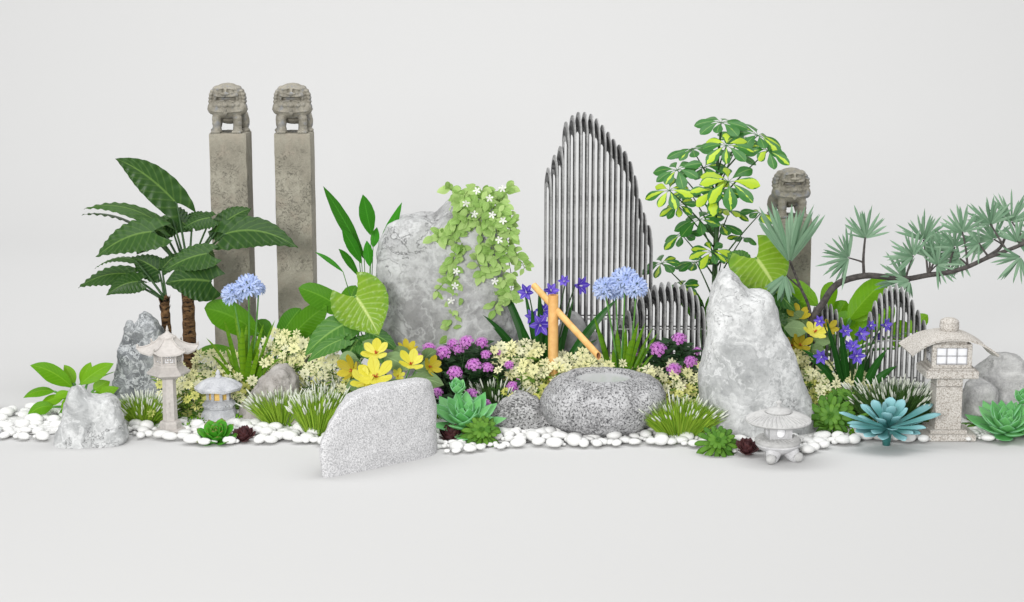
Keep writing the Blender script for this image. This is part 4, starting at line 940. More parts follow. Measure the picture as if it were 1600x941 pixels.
purple('violet-flowered plant behind the bamboo post and left of the tallest sculpture', (852, 590, 9.25), [
    (776, 428, 1.0, .1), (754, 492, .8, .2), (757, 524, .7, .35), (818, 444, .7, .0), (842, 446, .9, 0), (862, 470, 1, 0), (897, 462, .7, .0), (966, 466, 1.1, .18), (934, 530, .9, .22), (800, 556, .9, .2), (770, 512, .9, .2), (880, 520, 1, .1), (830, 480, 1.1, 0),
    (875, 560, .9, .1), (846, 520, 1.2, 0), (812, 500, 1.1, .1), (890, 570, .8, .1), (828, 560, 1.2, .15), (808, 520, 1, .1), (868, 500, .9, 0)], [
    (823, 457, 15, -.4, .3, -.05), (906, 446, 17, .9, .1, -.05), (844, 507, 20, .15, .0, -.2), (861, 455, 14, .2, .5, .05), (849, 486, 15, .2, .5, .0), (833, 495, 14, -.5, .2, .02), (882, 440, 11, -.3, .6, .12)], 9.25)
purple('violet-flowered plant between the two right slatted sculptures', (1332, 620, 8.95), [
    (1290, 496, .8, .05), (1262, 562, .8, .3), (1386, 546, .9, .2), (1402, 572, .9, .25), (1276, 578, .8, .3), (1312, 500, .8, .0), (1360, 592, .9, .15), (1250, 545, .7, .25), (1338, 520, .9, 0), (1366, 540, .8, .05), (1300, 540, 1, .1), (1300, 590, .9, .2), (1350, 560, 1, .1), (1322, 555, 1, 0), (1372, 610, .8, .2), (1290, 606, .8, .2)], [
    (1282, 502, 11, -.7, .1, -.1), (1320, 517, 12, .2, .2, -.1), (1345, 521, 14, .3, .0, -.15), (1360, 509, 10, .4, .3, .05), (1383, 508, 13, .8, .2, 0), (1333, 541, 12, -.2, .4, -.2), (1338, 556, 15, .1, .1, -.25), (1284, 557, 14, -.6, -.1, -.15), (1326, 540, 10, -.5, .3, 0), (1370, 528, 11, .3, .4, .1)], 8.95)

# agapanthus: round heads of small blue florets over banded sword leaves
def agapanthus(label, foot, heads, leaves, Y, seed):
    random.seed(seed); b = W(*foot); b0 = Vector((b.x, Y, 0)); t = thing('blue_flowered_plant', label, 'plant', b0, 'blue agapanthus plants')
    mb = MB(); straps(mb, b0, leaves, .034, Y, pf=STRAP, fold=.35, arch=.12, dyr=.1, wave=.03); mb.build('foliage', M['band'], t)
    for (u, v, R, dy) in heads:
        c = W(u, v, Y+dy); R = R*MPP(Y); h = MB()
        for k in range(34):
            z = 1-2*(k+.5)/34; a = k*2.39996; q = sqrt(1-z*z); d = Vector((cos(a)*q, sin(a)*q, z*.9+.1)); d = norm(d)
            if d.z < -.75: continue
            e = c+d*R*.62; X = perp(d); Z = d.cross(X); a0 = random.random()*6
            for j in range(6):
                o = X*cos(a0+j*pi/3)+Z*sin(a0+j*pi/3)
                leaf(h, e, e+o*R*.38+d*R*.32, R*.19, d-o*.5, -.1, bow=d, pf=PETAL, fold=-.1, n=3, m=1, r=random.random())
        hd = h.build('flower_head', M['blue'], t)
        p = MB()
        for k in range(30):
            z = 1-2*(k+.5)/30; a = k*2.39996; q = sqrt(1-z*z); d = Vector((cos(a)*q, sin(a)*q, z)); tube(p, [c-Vector((0, 0, R*.2)), c+d*R*.65], .0012, 3)
        tube(p, curve_pts(b0+Vector((random.uniform(-.02, .02), 0, 0)), c-Vector((0, 0, R*.2)), .03, (1, 0, 0), 8), [.0065, .0045], 6); p.build('stem', M['stem'], hd)
agapanthus('pale blue agapanthus with two flower heads in front of the second tall pillar', (384, 600, 9.15), [(364, 461, 19, 0), (388, 449, 22, -.03), (404, 452, 12, .12)],
           [(350, 500, .8), (366, 488, .6), (378, 512, 1), (385, 508, 1.1), (398, 520, .9), (412, 506, .7), (430, 500, .5), (322, 528, .5, .2), (330, 555, .6, .2), (352, 540, .7), (372, 530, .9), (392, 540, 1), (405, 545, .8), (340, 575, .6, .2), (420, 550, .6, .2), (441, 560, .6, .3)], 9.15, 4)
agapanthus('pale blue agapanthus with three flower heads in front of the tallest sculpture', (968, 606, 8.98), [(945, 452, 20, .05), (976, 440, 24, 0), (994, 450, 19, -.06), (962, 455, 17, .1)],
           [(928, 494, .8), (940, 520, .7), (964, 514, 1.1), (978, 512, 1.1), (998, 502, .8), (1008, 505, .7), (1028, 520, .6), (1020, 512, .5), (958, 545, .9), (985, 530, .9), (1010, 540, .6), (948, 560, .8), (995, 555, .7), (1026, 548, .5, .2), (974, 535, 1)], 8.98, 9)

# ------------------------------------------------------------------ yellow flowers with grey-green leaves
def yellow(label, foot, flowers, leaves, Y, seed):
    random.seed(seed); b = W(*foot); b0 = Vector((b.x, Y, 0)); m = MPP(Y)
    t = thing('yellow_flowered_plant', label, 'plant', b0, 'yellow flowered plants')
    for (u0, v0, u1, v1, wp, dy, fx, fz) in leaves:
        p0 = W(u0, v0, Y+dy); mb = MB(); leaf(mb, p0, W(u1, v1, Y+dy-.04), wp*m, (fx, -1, fz), .12, pf=OVATE, fold=.2, n=6, m=2, r=random.random())
        l = mb.build('leaf', M['yleaf'], t); s = MB(); tube(s, curve_pts(b0, p0, .1, n=5), [.004, .0025], 5); s.build('petiole', M['stem'], l)
    for (u, v, R, dx, dz, dy, dark, cup) in flowers:
        c = W(u, v, Y+dy); d = norm(Vector((dx, -1, dz+.5))); R = R*m*.84; cup *= 1.5; X = perp(d); Z = d.cross(X); mb = MB(); n = 6; r0 = random.random()
        for k in range(n):
            a = 2*pi*k/n+r0+random.uniform(-.12, .12); o = X*cos(a)+Z*sin(a); rr = R*random.uniform(.9, 1.12)
            leaf(mb, c+o*R*.03+d*R*(.02*(k % 2)), c+o*rr+d*R*cup*random.uniform(.6, 1.2), R*.70, d-o*.5, -.14, bow=d, pf=PETAL, fold=-.12, wave=.02, wn=2, n=8, m=3, r=random.random())
        f = mb.build('flower', M['yellow2' if dark else 'yellow'], t)
        e = MB()
        for k in range(7): tube(e, [c, c+norm(d+Vector((random.uniform(-.6, .6), 0, random.uniform(-.6, .6))))*R*.3], R*.03, 4)
        e.build('stamen', M['redeye'], f)
        s = MB(); tube(s, curve_pts(b0, c-d*R*.05, .08, n=6), [.006, .003], 5); s.build('stem', M['stem'], f)
yellow('plant with large yellow blooms behind the granite slab', (610, 640, 8.75), [
    (588, 553, 26, -.1, .9, -.1, 0, .35), (587, 590, 33, .0, .9, -.25, 0, .35), (643, 570, 25, .1, 1.0, -.1, 0, .4), (551, 580, 25, -.9, .2, 0, 1, .5), (636, 549, 18, .3, 1.2, .15, 1, .6), (671, 574, 20, .9, .2, 0, 1, .5), (622, 588, 12, .3, .5, -.1, 0, .5), (568, 598, 22, -.3, .6, -.25, 0, .5)], [
    (602, 574, 645, 556, 34, 0, 0, 1), (598, 556, 640, 578, 32, -.02, 0, .6), (640, 590, 694, 602, 34, -.05, .1, 1), (650, 580, 690, 570, 28, .05, .2, .8), (600, 560, 566, 534, 30, .1, 0, .5), (570, 600, 540, 606, 26, -.1, 0, 1), (600, 600, 630, 618, 34, -.1, 0, .5), (560, 562, 530, 560, 28, .1, 0, .8), (656, 568, 682, 548, 26, .15, 0, .5), (612, 600, 560, 612, 30, -.1, 0, .8), (630, 572, 622, 540, 30, .1, 0, .4), (650, 600, 676, 622, 26, 0, 0, .6)], 8.75, 21)
yellow('plant with yellow blooms peeking out between pointed boulder and violet flowers', (1250, 620, 9.15), [
    (1246, 496, 22, -.1, .8, .1, 1, .5), (1273, 520, 24, .3, .9, -.05, 0, .35), (1250, 540, 20, .4, .5, -.05, 1, .5), (1236, 540, 16, .6, .1, 0, 1, .5), (1293, 515, 17, .6, .5, .05, 1, .5), (1244, 562, 14, .4, .2, 0, 0, .5)], [
    (1225, 512, 1264, 518, 32, 0, 0, .9), (1230, 498, 1252, 508, 22, .05, 0, 1), (1260, 545, 1290, 552, 26, 0, 0, .8), (1262, 512, 1240, 488, 26, .1, 0, .5), (1270, 530, 1300, 535, 24, .05, 0, .8), (1230, 530, 1255, 560, 28, .05, 0, .5), (1240, 560, 1262, 580, 28, 0, 0, .5)], 9.15, 22)

# ------------------------------------------------------------------ pink clusters over dark foliage
random.seed(31)
def head_mesh():
    mb = MB()
    for k in range(22):
        a = k*2.39996; q = sqrt((k+.5)/22); z = .62*(1-q*q); c = Vector((cos(a)*q, sin(a)*q, z)); d = norm(Vector((cos(a)*q*1.1, sin(a)*q*1.1, .75)))
        X = perp(d); Z = d.cross(X); a0 = random.random()*6; r = random.random()
        for j in range(5):
            o = X*cos(a0+j*1.2566)+Z*sin(a0+j*1.2566); leaf(mb, c, c+o*.26-d*.01, .23, d, .1, bow=d, pf=PETAL, fold=0, n=2, m=1, r=min(1, max(0, r+random.uniform(-.2, .2))))
    ell(mb, (0, 0, .05), (.7, .7, .35), None, 12, 6, mi=1)
    return mb
HP = head_mesh()
def pink(label, foot, heads, Y, seed, hull):
    random.seed(seed); b = W(*foot); b0 = Vector((b.x, Y, 0)); m = MPP(Y)
    t = thing('pink_flowered_plant', label, 'plant', b0, 'pink clustered flower plants')
    fo = MB(); st = MB(); pts = []
    for (u, v, R, dy) in heads:
        c = W(u, v+2, Y+dy-.05); d = norm(Vector((random.uniform(-.25, .25), -.75, .8))); Q = d.to_track_quat('Z', 'Y').to_matrix() @ Matrix.Rotation(random.random()*6, 3, 'Z')
        h = MB(); h.v = [c+Q @ (p*R*.46*m) for p in HP.v]; h.f = HP.f; h.uv = HP.uv; h.r = HP.r; h.m = HP.m
        hd = h.build('flower_head', [M['pink'], M['pinkcore']], t); s = MB(); q = c-d*R*.1*m
        tube(s, curve_pts(b0+Vector((random.uniform(-.1, .1), random.uniform(-.05, .05), 0)), q, .05, n=6), [.004, .0025], 5); s.build('stem', M['petiole'], hd)
        for k in range(10):
            a = random.random()*6.3; p0 = q.lerp(b0, random.uniform(.03, .35)); dd = Vector((cos(a), sin(a)-.2, random.uniform(-.1, .5)))
            leaf(fo, p0, p0+norm(dd)*random.uniform(.06, .095), .028, (0, -.6, 1), .12, n=4, m=1)
    (u0, v0, u1, v1) = hull
    for k in range(900):
        u = random.uniform(u0, u1); f = random.random(); v = lerp(v1, v0, f**.8); e = 1-((u-(u0+u1)/2)/((u1-u0)/2))**2
        if v < lerp(v1, v0, max(0, e)**.5): continue
        p = W(u, v, Y+random.uniform(-.02, .28))
        if p.z < .01: continue
        a = random.random()*6.3; dd = norm(Vector((cos(a), sin(a)-.3, random.uniform(-.2, .45))))
        leaf(fo, p, p+dd*random.uniform(.05, .09), .03, (random.uniform(-.3, .3), -.6, 1), .12, n=3, m=1)
    fo.build('foliage', M['bushleaf'], t)
    for k in range(14):
        p = W(random.uniform(u0+20, u1-20), random.uniform(lerp(v0, v1, .3), v1-10), Y+random.uniform(-.1, .15)); tube(st, curve_pts(b0, p, .05, n=4), .003, 4)
    st.build('stems', M['petiole'], t)
pink('dark-leaved plant with pink flower clusters in front of the big boulder', (720, 640, 8.95), [
    (671, 542, 24, .1), (692, 548, 28, .02), (707, 535, 22, .12), (728, 532, 27, .05), (753, 533, 23, .1), (717, 544, 22, .08), (759, 552, 19, 0), (711, 580, 27, -.15), (740, 568, 27, -.08), (762, 572, 21, -.05), (683, 611, 21, -.25), (736, 613, 21, -.27),
    (759, 628, 17, -.3), (795, 568, 18, 0), (801, 601, 20, -.1), (778, 549, 12, .12), (656, 556, 15, 0), (812, 590, 13, .02)], 8.95, 6, (655, 538, 812, 662))
pink('dark-leaved plant with pink flower clusters between basin and pointed boulder', (1060, 640, 9.05), [
    (1028, 543, 30, 0), (1062, 527, 26, .05), (1079, 563, 24, -.05), (1053, 575, 27, -.12), (1089, 546, 16, .1), (991, 552, 12, .05), (1028, 602, 13, -.15), (1070, 603, 9, -.1)], 9.05, 7, (990, 530, 1108, 660))

# ------------------------------------------------------------------ beds of cream star flowers (uncountable ground cover)
def star_bed(label, poly, n, seed, hfn, avoid=()):
    """poly: list of (u, v, Y) anchor spots; flowers scatter round them"""
    random.seed(seed); mb = MB(); seen = []; n = int(n*2.9)
    for i in range(n):
        (u, v, Y, ru, rv) = random.choice(poly)
        while True:
            a, b = random.uniform(-1, 1), random.uniform(-1, 1)
            if a*a+b*b < 1: break
        if any((u+a*ru-x)**2+(v+b*rv-y)**2 < 58 for x, y in seen): continue
        seen.append((u+a*ru, v+b*rv)); c = W(u+a*ru, v+b*rv, Y+random.uniform(-.10, .10)+b*-.12)
        if c.z < .03: c.z = .03
        R = random.uniform(.027, .040); d = norm(Vector((random.uniform(-.5, .5), -1+random.uniform(-.2, .3), random.uniform(.3, 1.1)))); X = perp(d); Z = d.cross(X)
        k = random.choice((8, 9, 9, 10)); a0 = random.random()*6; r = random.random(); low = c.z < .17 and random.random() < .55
        for j in range(k):
            an = a0+2*pi*j/k; o = X*cos(an)+Z*sin(an); cu = random.uniform(-.1, .35)
            S = d.cross(o); w_ = R*.20; q0 = c+o*R*.08; q1 = c+o*R*.62+d*R*(.05+cu*.3); q2 = c+o*R*random.uniform(.85, 1.1)+d*R*cu*.9
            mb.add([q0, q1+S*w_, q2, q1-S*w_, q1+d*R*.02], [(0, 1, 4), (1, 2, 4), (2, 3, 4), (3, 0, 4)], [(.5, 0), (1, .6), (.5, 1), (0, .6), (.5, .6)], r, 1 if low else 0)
        mb.add([c+d*R*.1+X*R*.1, c+d*R*.1+Z*R*.1, c+d*R*.1-X*R*.1, c+d*R*.1-Z*R*.1, c+d*R*.2], [(0, 1, 4), (1, 2, 4), (2, 3, 4), (3, 0, 4)], None, .2, 2)
        g = Vector((c.x+random.uniform(-.03, .03), c.y+random.uniform(0, .05), 0)); tube(mb, curve_pts(g, c, .08, (random.uniform(-1, 1), 0, 0), 3), .0017, 3, 2, .3, cap=False)
        for j in range(11):
            f = random.uniform(.1, .93); p = g.lerp(c, f); an = random.random()*6.3; dd = norm(Vector((cos(an), sin(an), random.uniform(-.1, .5))))
            leaf(mb, p, p+dd*random.uniform(.03, .065), .013, (0, -.7, 1), .15, n=2, m=1, mi=2)
    p0 = poly[0]; o = mb.build('star_flower_bed', [M['cream'], M['creamlow'], M['coverleaf']], loc=W(p0[0], 600, p0[2])*1)
    tag(o, label, 'flower bed', kind='stuff')
star_bed('bed of cream star flowers on the left around the lanterns and brown rock', [
    (268, 585, 9.0, 34, 22), (275, 618, 8.82, 42, 24), (300, 612, 8.85, 26, 30), (262, 640, 8.74, 34, 12), (290, 600, 8.9, 30, 24), (350, 572, 9.25, 44, 20), (390, 575, 9.3, 34, 22), (420, 560, 9.3, 34, 20), (460, 552, 9.25, 34, 22), (490, 565, 9.15, 40, 22), (530, 575, 9.05, 40, 26), (380, 600, 9.1, 26, 22), (440, 565, 9.2, 30, 26), (250, 640, 8.9, 30, 14), (330, 565, 9.3, 30, 14), (470, 600, 9.1, 40, 20), (345, 600, 9.1, 40, 20), (300, 640, 8.95, 20, 14), (520, 590, 9.0, 30, 24), (445, 533, 9.3, 30, 16)], 250, 41, None)
star_bed('bed of cream star flowers around the bamboo post and behind the basin', [
    (800, 560, 9.0, 34, 26), (830, 580, 8.98, 40, 26), (870, 575, 8.95, 46, 20), (915, 570, 8.98, 44, 16), (950, 572, 8.98, 40, 14), (1000, 585, 8.95, 40, 14), (1045, 600, 8.9, 36, 22), (1075, 620, 8.85, 30, 26), (1060, 640, 8.8, 30, 20), (1070, 580, 8.98, 30, 20), (810, 600, 8.9, 26, 24), (840, 612, 8.9, 20, 20), (820, 545, 9.1, 30, 10), (1030, 620, 8.85, 26, 18), (900, 560, 9.05, 40, 10)], 280, 42, None)
star_bed('bed of cream star flowers on the right beside the pointed boulder', [
    (1262, 575, 9.05, 34, 20), (1290, 595, 8.95, 44, 18), (1330, 588, 9.0, 34, 16), (1275, 612, 8.9, 36, 20), (1265, 640, 8.85, 22, 22), (1305, 620, 8.85, 30, 14), (1345, 610, 8.9, 26, 16), (1250, 555, 9.15, 20, 14)], 130, 43, None)

# ------------------------------------------------------------------ white-tufted grasses
def tuft(label, u, v, Y, wpx, hpx, nb, npl, dark=False, seed=0, lean=0):
    random.seed(seed); m = MPP(Y, .1); b = W(u, v, Y); b0 = Vector((b.x, Y, 0))
    t = thing('grass_clump', label, 'grass', b0, 'white tufted grass clumps'); mb = MB(); pl = MB()
    nb = int(nb*2.1)
    for i in range(nb+npl):
        r = sqrt(random.random()); a = random.random()*6.3; d = Vector((cos(a)*r, sin(a)*r*.8, 0)); root = b0+d*wpx*m*.22
        h = hpx*m*random.uniform(.65, 1.05)*(1-.25*r); sp = wpx*m*.5
        if i < nb:
            e = root+Vector((d.x*sp*.8+lean*m, d.y*sp*.7, h*.8)); leaf(mb, root, e, random.uniform(.0019, .0034), (d.x*.3, -1, .4), random.uniform(.05, .2), pf=[(0, .9), (.6, 1), (1, .05)], n=4, m=1, fold=.3)
        else:
            e = root+Vector((d.x*sp+lean*m, d.y*sp*.8, h)); P = curve_pts(root, e, .1, n=6); tube(mb, P[:5], .0012, 3, cap=False, r=.5)
            dd = norm(P[-1]-P[-2]); q = P[4]; L = random.uniform(.03, .055); tube(pl, [q, q+dd*L*.25, q+dd*L*.7, q+dd*L], [.0012, .0042, .0034, .0008], 5)
    mb.build('blades', M['grassdark' if dark else 'grass'], t)
    if npl: tag(pl.build('plumes', M['plume'], t), kind='stuff')
tuft('white tufted grass clump between the two-humped rock and hexagonal lantern', 226, 662, 8.7, 92, 62, 700, 130, seed=1)
tuft('white tufted grass clump over the brown grey rock', 440, 650, 8.68, 110, 78, 240, 90, seed=2)
tuft('white tufted grass clump left of the granite slab', 502, 672, 8.5, 110, 100, 420, 150, seed=3, lean=14)
tuft('dark tufted grass clump between the pink flowers and rough dark mound', 774, 650, 8.85, 90, 80, 420, 90, True, seed=4)
tuft('bright tufted grass clump between basin and pointed boulder', 1062, 680, 8.45, 126, 84, 700, 90, seed=5)
tuft('dark tufted grass clump behind the teal succulent', 1395, 672, 8.62, 150, 104, 620, 170, True, seed=6)
tuft('thin spiky grass clump among star flowers behind the granite slab', 520, 610, 9.0, 90, 70, 260, 50, True, seed=8)
tuft('low grass clump at the left foot of the beige granite lantern', 1440, 676, 8.7, 60, 56, 300, 0, seed=9)

# low moss by the rocks (uncountable)
random.seed(77); mo = MB()
for (u, v, r_) in ((470, 664, 26), (425, 662, 14), (300, 660, 30), (250, 664, 20), (370, 656, 10), (1285, 660, 20), (1340, 665, 50), (790, 655, 20), (1440, 668, 20), (690, 655, 14)):
    for k in range(int(r_*9)):
        a = random.random()*6.3; q = random.random()**.5*r_; g = G(u+cos(a)*q, v+sin(a)*q*.4); d = norm(Vector((random.uniform(-1, 1), random.uniform(-1, .6), random.uniform(.2, 1.2))))
        g.z = random.uniform(0, .02); leaf(mo, g, g+d*random.uniform(.012, .028), .012, (0, -.5, 1), .1, n=2, m=1)
tag(mo.build('moss', M['lime'], loc=G(700, 660)), 'low bright green creeping ground cover between the rocks', 'ground cover', kind='stuff')

# ------------------------------------------------------------------ hanging vine on the tall boulder
random.seed(51)
def vine():
    Y = 9.28; b = W(745, 340, 9.4); t = thing('hanging_vine', 'pale green leafy vine with small white flowers draped over the tall boulder', 'vine', b)
    strands = [
        [(742, 318, .15), (725, 335), (714, 360), (712, 385), (705, 425), (712, 450), (706, 490), (704, 526)], [(735, 320, .1), (715, 332), (700, 352), (690, 368), (678, 372)], [(730, 312, .2), (716, 304, .1), (706, 298), (704, 295)],
        [(722, 380), (714, 400), (702, 418), (696, 440), (680, 456)], [(750, 310, .2), (765, 330, .05), (775, 352), (778, 372), (774, 395), (785, 420), (786, 450), (776, 470), (773, 486)],
        [(765, 305, .2), (785, 318, .1), (797, 345, .05), (796, 370, .05), (802, 395, .05), (815, 410, .05), (820, 420, .05)], [(750, 340), (752, 365), (745, 400), (752, 425)], [(760, 335), (768, 372), (770, 400), (762, 420), (748, 430)],
        [(770, 300, .2), (786, 298, .15), (795, 292, .15)], [(780, 330, .1), (790, 360, .1), (794, 400, .1), (800, 440, .1), (797, 460, .1)], [(756, 302, .2), (742, 296, .1), (730, 300), (720, 318)], [(708, 430), (702, 450), (712, 476), (708, 500)],
        [(775, 340), (790, 350), (800, 366), (790, 392)], [(786, 430), (794, 455), (800, 470)], [(735, 345), (722, 352), (705, 365), (690, 366)]]
    pts_all = []; flowers = []
    for S in strands:
        P = spline([W(p[0], p[1], Y+(p[2] if len(p) > 2 else 0)) for p in S], 5); s = MB(); tube(s, P, [.0032, .0016], 5); st = s.build('stem', M['vinedark'], t); mb = MB()
        for i, p in enumerate(P):
            for k in range(2 if i % 2 else (1 if i % 3 else 0)):
                a = random.uniform(-1, 1)*1.5+(pi if k else 0); d = norm(Vector((cos(a), random.uniform(-.7, .1), sin(a)*.5-.25))); L = random.uniform(.038, .074)
                leaf(mb, p+d*.008, p+d*(L+.008), L*.62, (random.uniform(-.5, .5), -1, random.uniform(.1, .9)), .15, n=5, m=2, fold=.12); tube(mb, [p, p+d*.009], .001, 3)
        mb.build('leaves', M['vine'], st); pts_all += P
    mb = MB()
    for k in range(210):                                              # dense cushion at the top of the boulder
        a, q = random.random()*6.3, sqrt(random.random()); p = W(748+cos(a)*q*38, 332+sin(a)*q*30, Y+random.uniform(-.03, .25))
        a = random.random()*6.3; d = norm(Vector((cos(a), random.uniform(-.8, .2), sin(a)*.7-.1))); L = random.uniform(.042, .08)
        leaf(mb, p, p+d*L, L*.62, (random.uniform(-.6, .6), -1, random.uniform(.0, 1)), .15, n=5, m=2, fold=.12)
    mb.build('leaf_cushion', M['vine'], t)
    for (u, v) in ((741, 335), (769, 336), (713, 424), (711, 447), (705, 470), (786, 345), (765, 310), (773, 440), (745, 298), (785, 295), (728, 318), (780, 375)):
        c = W(u, v, Y-.035); f = MB(); a0 = random.random()*6
        for j in range(5):
            o = Vector((cos(a0+j*1.2566), -.15, sin(a0+j*1.2566))); leaf(f, c, c+o*.022, .012, (0, -1, .2), .1, pf=PETAL, fold=0, n=3, m=1)
        f.build('flower', M['white'], t)
vine()

# ------------------------------------------------------------------ succulents
def rosette(mb, c, ax, n, R, w, th, tilt0=80, tilt1=5, pf=OVATE, curl=.25, k=8, inner=.3, jit=.08, nseg=7, spread=0, r=(0, 1)):
    """golden-angle rosette; tilt = leaf angle above the plane, from the heart (tilt0) out (tilt1)"""
    ax = norm(ax); X = perp(ax); Z = ax.cross(X); a0 = random.random()*6
    for i in range(n):
        f = (i+.5)/n; a = a0+i*2.39996+random.uniform(-jit, jit); o = X*cos(a)+Z*sin(a); ti = radians(lerp(tilt0, tilt1, f**.8)); L = R*lerp(inner, 1, f**.7)*random.uniform(.94, 1.06)
        d = o*cos(ti)+ax*sin(ti); nn = ax*cos(ti)-o*sin(ti)
        tleaf(mb, c+o*R*.06*f-ax*R*.10*f, d, nn, L, w*lerp(.55, 1, f), th, pf, curl, nseg, k, r=random.uniform(*r))
def succ(label, u, v, Y, build, mat, group, z=None):
    random.seed(int(u*7+v)); c = W(u, v, Y) if z is None else Vector((W(u, v, Y).x, Y, z)); base = Vector((c.x, c.y, 0))
    mb = MB(); build(mb, c, MPP(Y, .05)); tube(mb, [base, c], [.010, .012], 8); o = mb.build('succulent', M[mat], loc=base); tag(o, label, 'succulent', group); FOOT.append((c.x, c.y, .06)); return o
FAT = [(0, .35), (.2, .6), (.45, .92), (.65, 1), (.82, .82), (.94, .4), (1, .05)]
EPT = [(0, .4), (.25, .78), (.5, 1), (.7, .82), (.87, .42), (1, .03)]
SPA = [(0, .6), (.4, .8), (.75, 1), (.9, .85), (1, .35)]
succ('glossy green succulent with cupped leaves in front of the squat lantern', 338, 683, 8.36, lambda mb, c, m: rosette(mb, c-Vector((0, 0, .01)), (0, -.4, 1), 28, 38*m, 22*m, 5*m, 80, 5, FAT, .28, inner=.45), 'sgreen', 'green rosette succulents')
for (lb, u, v, Y, R) in (('small maroon succulent right of the glossy green succulent at left', 382, 686, 8.38, 17), ('large maroon succulent at the right edge of the granite slab', 705, 686, 8.38, 20), ('small maroon succulent left of the small tripod lantern', 1167, 706, 8.13, 18)):
    succ(lb, u, v, Y, lambda mb, c, m, R=R: rosette(mb, c, (0, -.35, 1), 34, R*1.35*m, R*.80*m, R*.12*m, 86, 14, FAT, .32, inner=.8), 'scarlet', 'maroon rosette succulents')
def eche(label, u, v, Y, R, u2, v2, R2, gr):
    random.seed(int(u)); c = W(u, v, Y); m = MPP(Y, .1); t = thing('green_succulent', label, 'succulent', Vector((c.x, Y, 0)), gr)
    mb = MB(); rosette(mb, c, (0, -.35, 1), 34, R*m, R*.54*m, R*.12*m, 72, -4, EPT, .30); mb.build('rosette', M['emerald'], t)
    c2 = W(u2, v2, Y-.02); mb = MB(); rosette(mb, c2, (.05, -.3, 1), 14, R2*m, R2*.80*m, R2*.16*m, 85, 30, EPT, .3, inner=.6); mb.build('upper_rosette', M['emerald'], t)
    s = MB(); tube(s, [c, c.lerp(c2, .5), c2], 3.2*m, 7); tube(s, [Vector((c.x, c.y, 0)), c], 6*m, 8); s.build('stem', M['emerald'], t)
    FOOT.append((c.x, c.y, .1))
eche('emerald two-tiered succulent below the pink flowers', 728, 658, 8.48, 66, 715, 612, 24, 'emerald two-tiered succulents')
eche('emerald two-tiered succulent at the far right edge', 1572, 668, 8.45, 62, 1597, 628, 24, 'emerald two-tiered succulents')
def daisy(mb, c, m, R, ax, n=34):
    rosette(mb, c, ax, n, R*m, R*.30*m, R*.07*m, 55, -22, SPA, -.15, inner=.35, k=6); ax = norm(ax)
    X = perp(ax); Z = ax.cross(X)
    q = c+ax*R*.22*m
    for k in range(11):
        a = 2*pi*k/11; o = X*cos(a)+Z*sin(a); tleaf(mb, q, norm(o+ax*.25), ax, R*.42*m, R*.22*m, R*.05*m, SPA, -.15, 5, 6)
    for rr in (.10, .06): tube(mb, [q+ax*R*.08*m+(X*cos(a)+Z*sin(a))*R*rr*m for a in [2*pi*k/14 for k in range(15)]], R*.02*m, 5)
for (lb, u, v, Y, R, ax) in (('matt green daisy-shaped succulent right of the large maroon succulent', 752, 675, 8.30, 37, (.05, -.8, .6)), ('matt green daisy-shaped succulent left of the small tripod lantern', 1121, 691, 8.12, 38, (0, -.8, .6)),
                             ('dark green star succulent between beige lantern and far right emerald succulent', 1532, 664, 8.62, 32, (.3, -.3, 1))):
    succ(lb, u, v, Y, lambda mb, c, m, R=R, ax=ax: daisy(mb, c, m, R, ax), 'fern', 'matt green daisy-shaped succulents')
def multi(mb, c, m):
    daisy(mb, W(1298, 650, 8.45), m, 42, (-.25, -.9, .35), 36); daisy(mb, W(1318, 622, 8.62), m, 32, (.2, -.6, .9), 26)
    tube(mb, [Vector((c.x, 8.6, 0)), W(1298, 650, 8.5)], .015, 6)
    for k in range(14): p = W(1310, 660, 8.5); a = random.uniform(-2.4, .2); tleaf(mb, p, (cos(a), -.4, sin(a)*.4+.3), (0, -.3, 1), 50*m, 12*m, 3*m, SPA, .1)
succ('large double-headed matt green succulent at the right foot of the pointed boulder', 1305, 655, 8.5, multi, 'fern', None)
def teal(mb, c, m):
    b = Vector((c.x, c.y, 0)); tube(mb, [b, c], [6*m, 9*m], 8); SP = [(0, .4), (.4, .5), (.62, .8), (.8, 1), (.92, .8), (1, .25)]
    for (u, v, d, w_) in ((1312, 650, -.05, 13), (1328, 675, -.12, 14), (1326, 664, .1, 12), (1345, 636, .1, 14), (1363, 629, .1, 15), (1392, 624, .1, 15), (1413, 628, .05, 15), (1468, 652, -.02, 14), (1440, 662, .1, 12), (1425, 684, -.14, 13), (1405, 683, -.1, 12), (1365, 682, -.16, 14),
                          (1350, 644, -.1, 15), (1385, 650, -.2, 14), (1405, 655, -.16, 13), (1455, 640, .15, 13), (1376, 630, .0, 14), (1340, 655, .0, 13), (1420, 642, .0, 13), (1395, 640, -.1, 14), (1372, 660, -.18, 14), (1445, 672, -.1, 13), (1338, 682, -.1, 15), (1352, 690, -.16, 15), (1378, 692, -.2, 14), (1412, 692, -.18, 15), (1436, 684, -.1, 15), (1396, 676, -.2, 14)):
        e = W(u, v, c.y+d); dd = e-c; L = dd.length*1.04; tleaf(mb, c, dd, (0, -.25, 1), L, w_*1.3*m, 4*m, SP, random.uniform(.04, .12), 9, 8, cup=.3)
succ('teal blue succulent with long spoon-shaped leaves left of the beige lantern', 1386, 668, 8.3, teal, 'teal', None)

